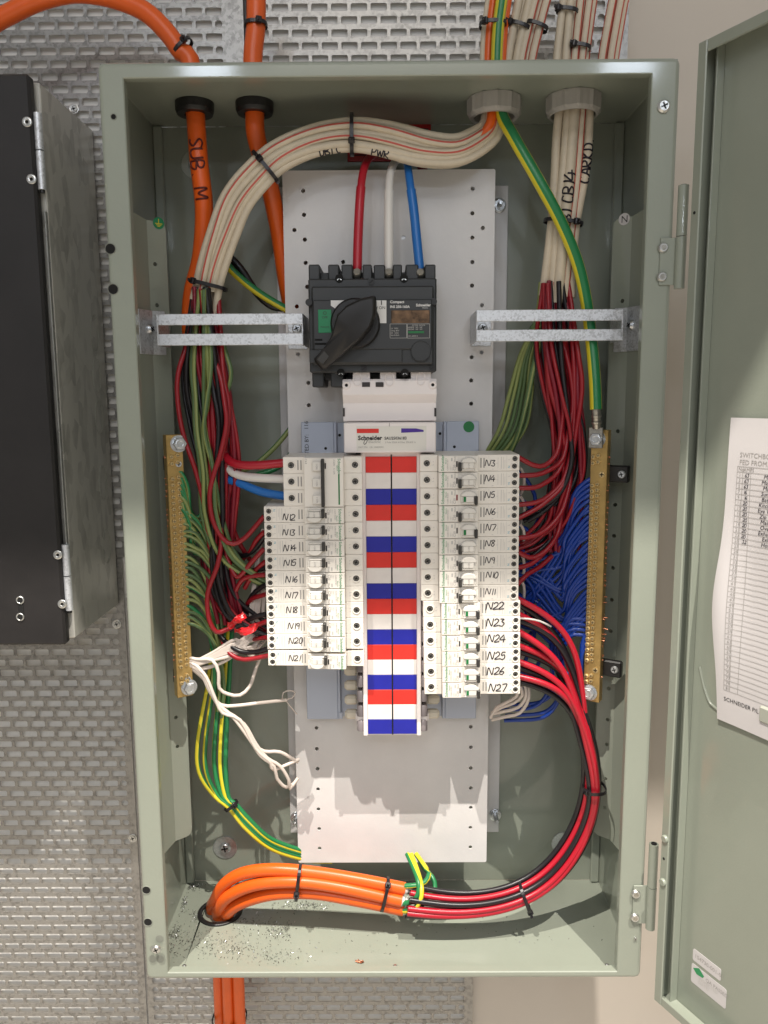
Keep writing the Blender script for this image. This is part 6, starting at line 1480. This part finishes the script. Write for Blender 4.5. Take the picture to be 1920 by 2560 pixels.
def on_cs(px_, py_):
    k = int(np.argmin(np.linalg.norm(cs-P(px_, py_, -0.116), axis=1))); return cs[k], cs[min(k+1, len(cs)-1)]-cs[k-1]
c, t_ = on_cs(1481, 1955); tie(c+np.array([0, -0.009, 0]), t_, 0.0122, 0.0170, "cable tie on the red and black bundle at lower right side", 2.6)
c, t_ = on_cs(1310, 2236); tie(c+np.array([0, -0.006, 0]), t_, 0.0168, 0.0130, "cable tie on the red and black bundle near the cabinet floor", 0.35)

# lower orange cables out through the floor
low = [("upper orange cable of the lower group bending out through the floor", [(-0.2330, -0.068), ((538, 2250, -0.085), (560, 2212, -0.098), (605, 2184, -0.108), (680, 2174, -0.116), (780, 2181, -0.120), (900, 2200, -0.122), (1012, 2222, -0.122))], -0.006),
 ("middle orange cable of the lower group bending out through the floor", [(-0.2230, -0.080), ((548, 2272, -0.090), (572, 2240, -0.104), (640, 2211, -0.116), (740, 2204, -0.124), (850, 2218, -0.127), (1003, 2252, -0.127))], 0.0),
 ("lower orange cable of the lower group bending out through the floor", [(-0.2120, -0.082), ((568, 2282, -0.090), (600, 2258, -0.102), (680, 2235, -0.114), (780, 2232, -0.120), (880, 2248, -0.123), (1008, 2274, -0.124))], 0.0),
 ("rear orange cable of the lower group, mostly hidden", [(-0.2140, -0.062), ((560, 2262, -0.078), (600, 2225, -0.092), (690, 2206, -0.102), (800, 2206, -0.106), (990, 2236, -0.108))], 0.0)]
for k, (lab, (fl_, ct), _) in enumerate(low):
    lx_ = (P(547, 2500, -0.072)[0], P(574, 2500, -0.072)[0], P(601, 2500, -0.072)[0], P(575, 2500, -0.055)[0])[k]
    pts = spline([gz(lx_, fl_[1], -0.22), gz(lx_, fl_[1], -0.06), gz(0.5*(lx_+fl_[0]), fl_[1], -0.015), gz(fl_[0], fl_[1], 0.006)]+PX3(ct), 0.007)
    t = thing("orange_power_cable", lab, "power cable", "orange cables leaving through the cabinet floor")
    q = MB(); q.tube(pts, 0.0076, "pvc_orange", n=16); q.build("sheath", t)
    q = MB(); d_ = pts[-1]-pts[-2]; d_ /= np.linalg.norm(d_); q.cyl(pts[-1], d_, 0.0066, 0.0035, "pvc_white", 12, r2=0.0055)
    for j in range(5):
        a = random.uniform(0, 6.28); q.tube([pts[-1]+d_*0.003, pts[-1]+d_*random.uniform(.006, .010)+np.array([0, math.cos(a), math.sin(a)])*random.uniform(.003, .007)], 0.0006, "pvc_white", n=4)
    o = q.build("filler", t)
tie_at(746, 2206, -0.120, (100, 12), 0.0215, 0.0125, "left cable tie round the lower orange cables", 1.9)
tie_at(962, 2236, -0.124, (100, 20), 0.0195, 0.0125, "right cable tie round the lower orange cables near their ends", 0.6)
tie(P(574, 2544, -0.070), (0, 0, -1.0), 0.0215, 0.0185, "cable tie round the orange cables below the cabinet", 1.2)
for (lab, ctrl, k) in (("green and yellow wire looping from the upper orange cable", [(1012, 2215, -0.126), (1040, 2213, -0.128), (1062, 2205, -0.124), (1072, 2185, -0.115), (1058, 2160, -0.10), (1040, 2135, -0.085)], 0),
    ("green and yellow wire dropping straight to the middle orange cable", [(1006, 2258, -0.130), (1030, 2254, -0.134), (1046, 2232, -0.134), (1046, 2205, -0.128), (1036, 2175, -0.112), (1018, 2135, -0.09)], 1),
    ("green and yellow wire reaching lowest to the bottom orange cable", [(1010, 2278, -0.130), (1034, 2274, -0.138), (1050, 2252, -0.139), (1054, 2222, -0.133), (1046, 2185, -0.116), (1028, 2135, -0.092)], 7),
    ("outermost green and yellow wire looping below the white plate", [(1020, 2284, -0.128), (1042, 2280, -0.130), (1070, 2240, -0.12), (1088, 2218, -0.112), (1080, 2192, -0.105), (1060, 2170, -0.095), (1045, 2140, -0.085)], 2)):
    cable("earth_wire", lab, "wire", "green and yellow wires below the plate", ctrl, 0.0031, "pvc_green", earth_pat(8, k, 3), n=8)

# metal swarf on the cabinet floor
random.seed(99); q = MB()
spots = [(470, 2215, 34, 10, 150), (455, 2250, 14, 26, 110), (430, 2330, 20, 22, 110), (500, 2290, 22, 16, 80), (620, 2310, 60, 26, 60), (700, 2330, 30, 22, 90), (560, 2370, 70, 26, 120), (680, 2390, 80, 22, 90), (760, 2265, 60, 10, 120), (420, 2380, 20, 20, 40), (640, 2240, 40, 8, 40), (900, 2340, 220, 40, 30), (1300, 2330, 150, 40, 16), (480, 2350, 60, 30, 90)]
for (cx_, cy_, sx_, sy_, n_) in spots:
    for i in range(int(n_*1.8)):
        g = PZ(cx_+random.gauss(0, sx_*0.6), cy_+random.gauss(0, sy_*0.6), 0.0026)
        if not (-0.276 < g[0] < 0.27 and -0.176 < g[1] < -0.008) or (g[0]-FH[0])**2+(g[1]-FH[1])**2 < 0.029**2: continue
        z = 0.0024 if abs(g[0]) < 0.243 and -0.174 < g[1] < -0.026 else 0.0016
        z = 0.0032 if z > 0.002 else 0.0020
        L = random.uniform(0.0005, 0.0021); a = random.uniform(0, 6.28); b = a+random.uniform(0.6, 2.2); h_ = random.uniform(0.0002, 0.0016); w_ = random.uniform(0.00015, 0.0005)
        p0 = np.array([g[0], g[1], z]); p1 = p0+np.array([L*math.cos(a), L*math.sin(a), h_]); p2 = p1+np.array([L*0.8*math.cos(b), L*0.8*math.sin(b), -h_*0.8])
        wv = np.array([-math.sin(a)*w_, math.cos(a)*w_, w_*0.8])
        q.add([p0, p1, p2, p2+wv, p1+wv, p0+wv], [(0, 1, 4, 5), (1, 2, 3, 4)], "swarf_metal" if random.random() < 0.72 else "bolt_zinc")
o = q.build("metal_swarf"); tag(o, "dark metal drilling swarf scattered over the cabinet floor, thickest at left", "swarf", None, "stuff")
q = MB(); g = PZ(900, 2404, 0.004)
for i in range(7):
    a = random.uniform(0, 3.1); q.tube([g+np.array([random.uniform(-.004, .004), random.uniform(-.002, .002), 0]), g+np.array([random.uniform(-.005, .005), random.uniform(-.003, .003), 0.001]), g+np.array([random.uniform(-.006, .006), random.uniform(-.003, .003), 0.0002])], 0.0005, "copper", n=4)
o = q.build("copper_offcut"); tag(o, "small copper wire offcut on the cabinet floor near the front edge", "wire scrap")
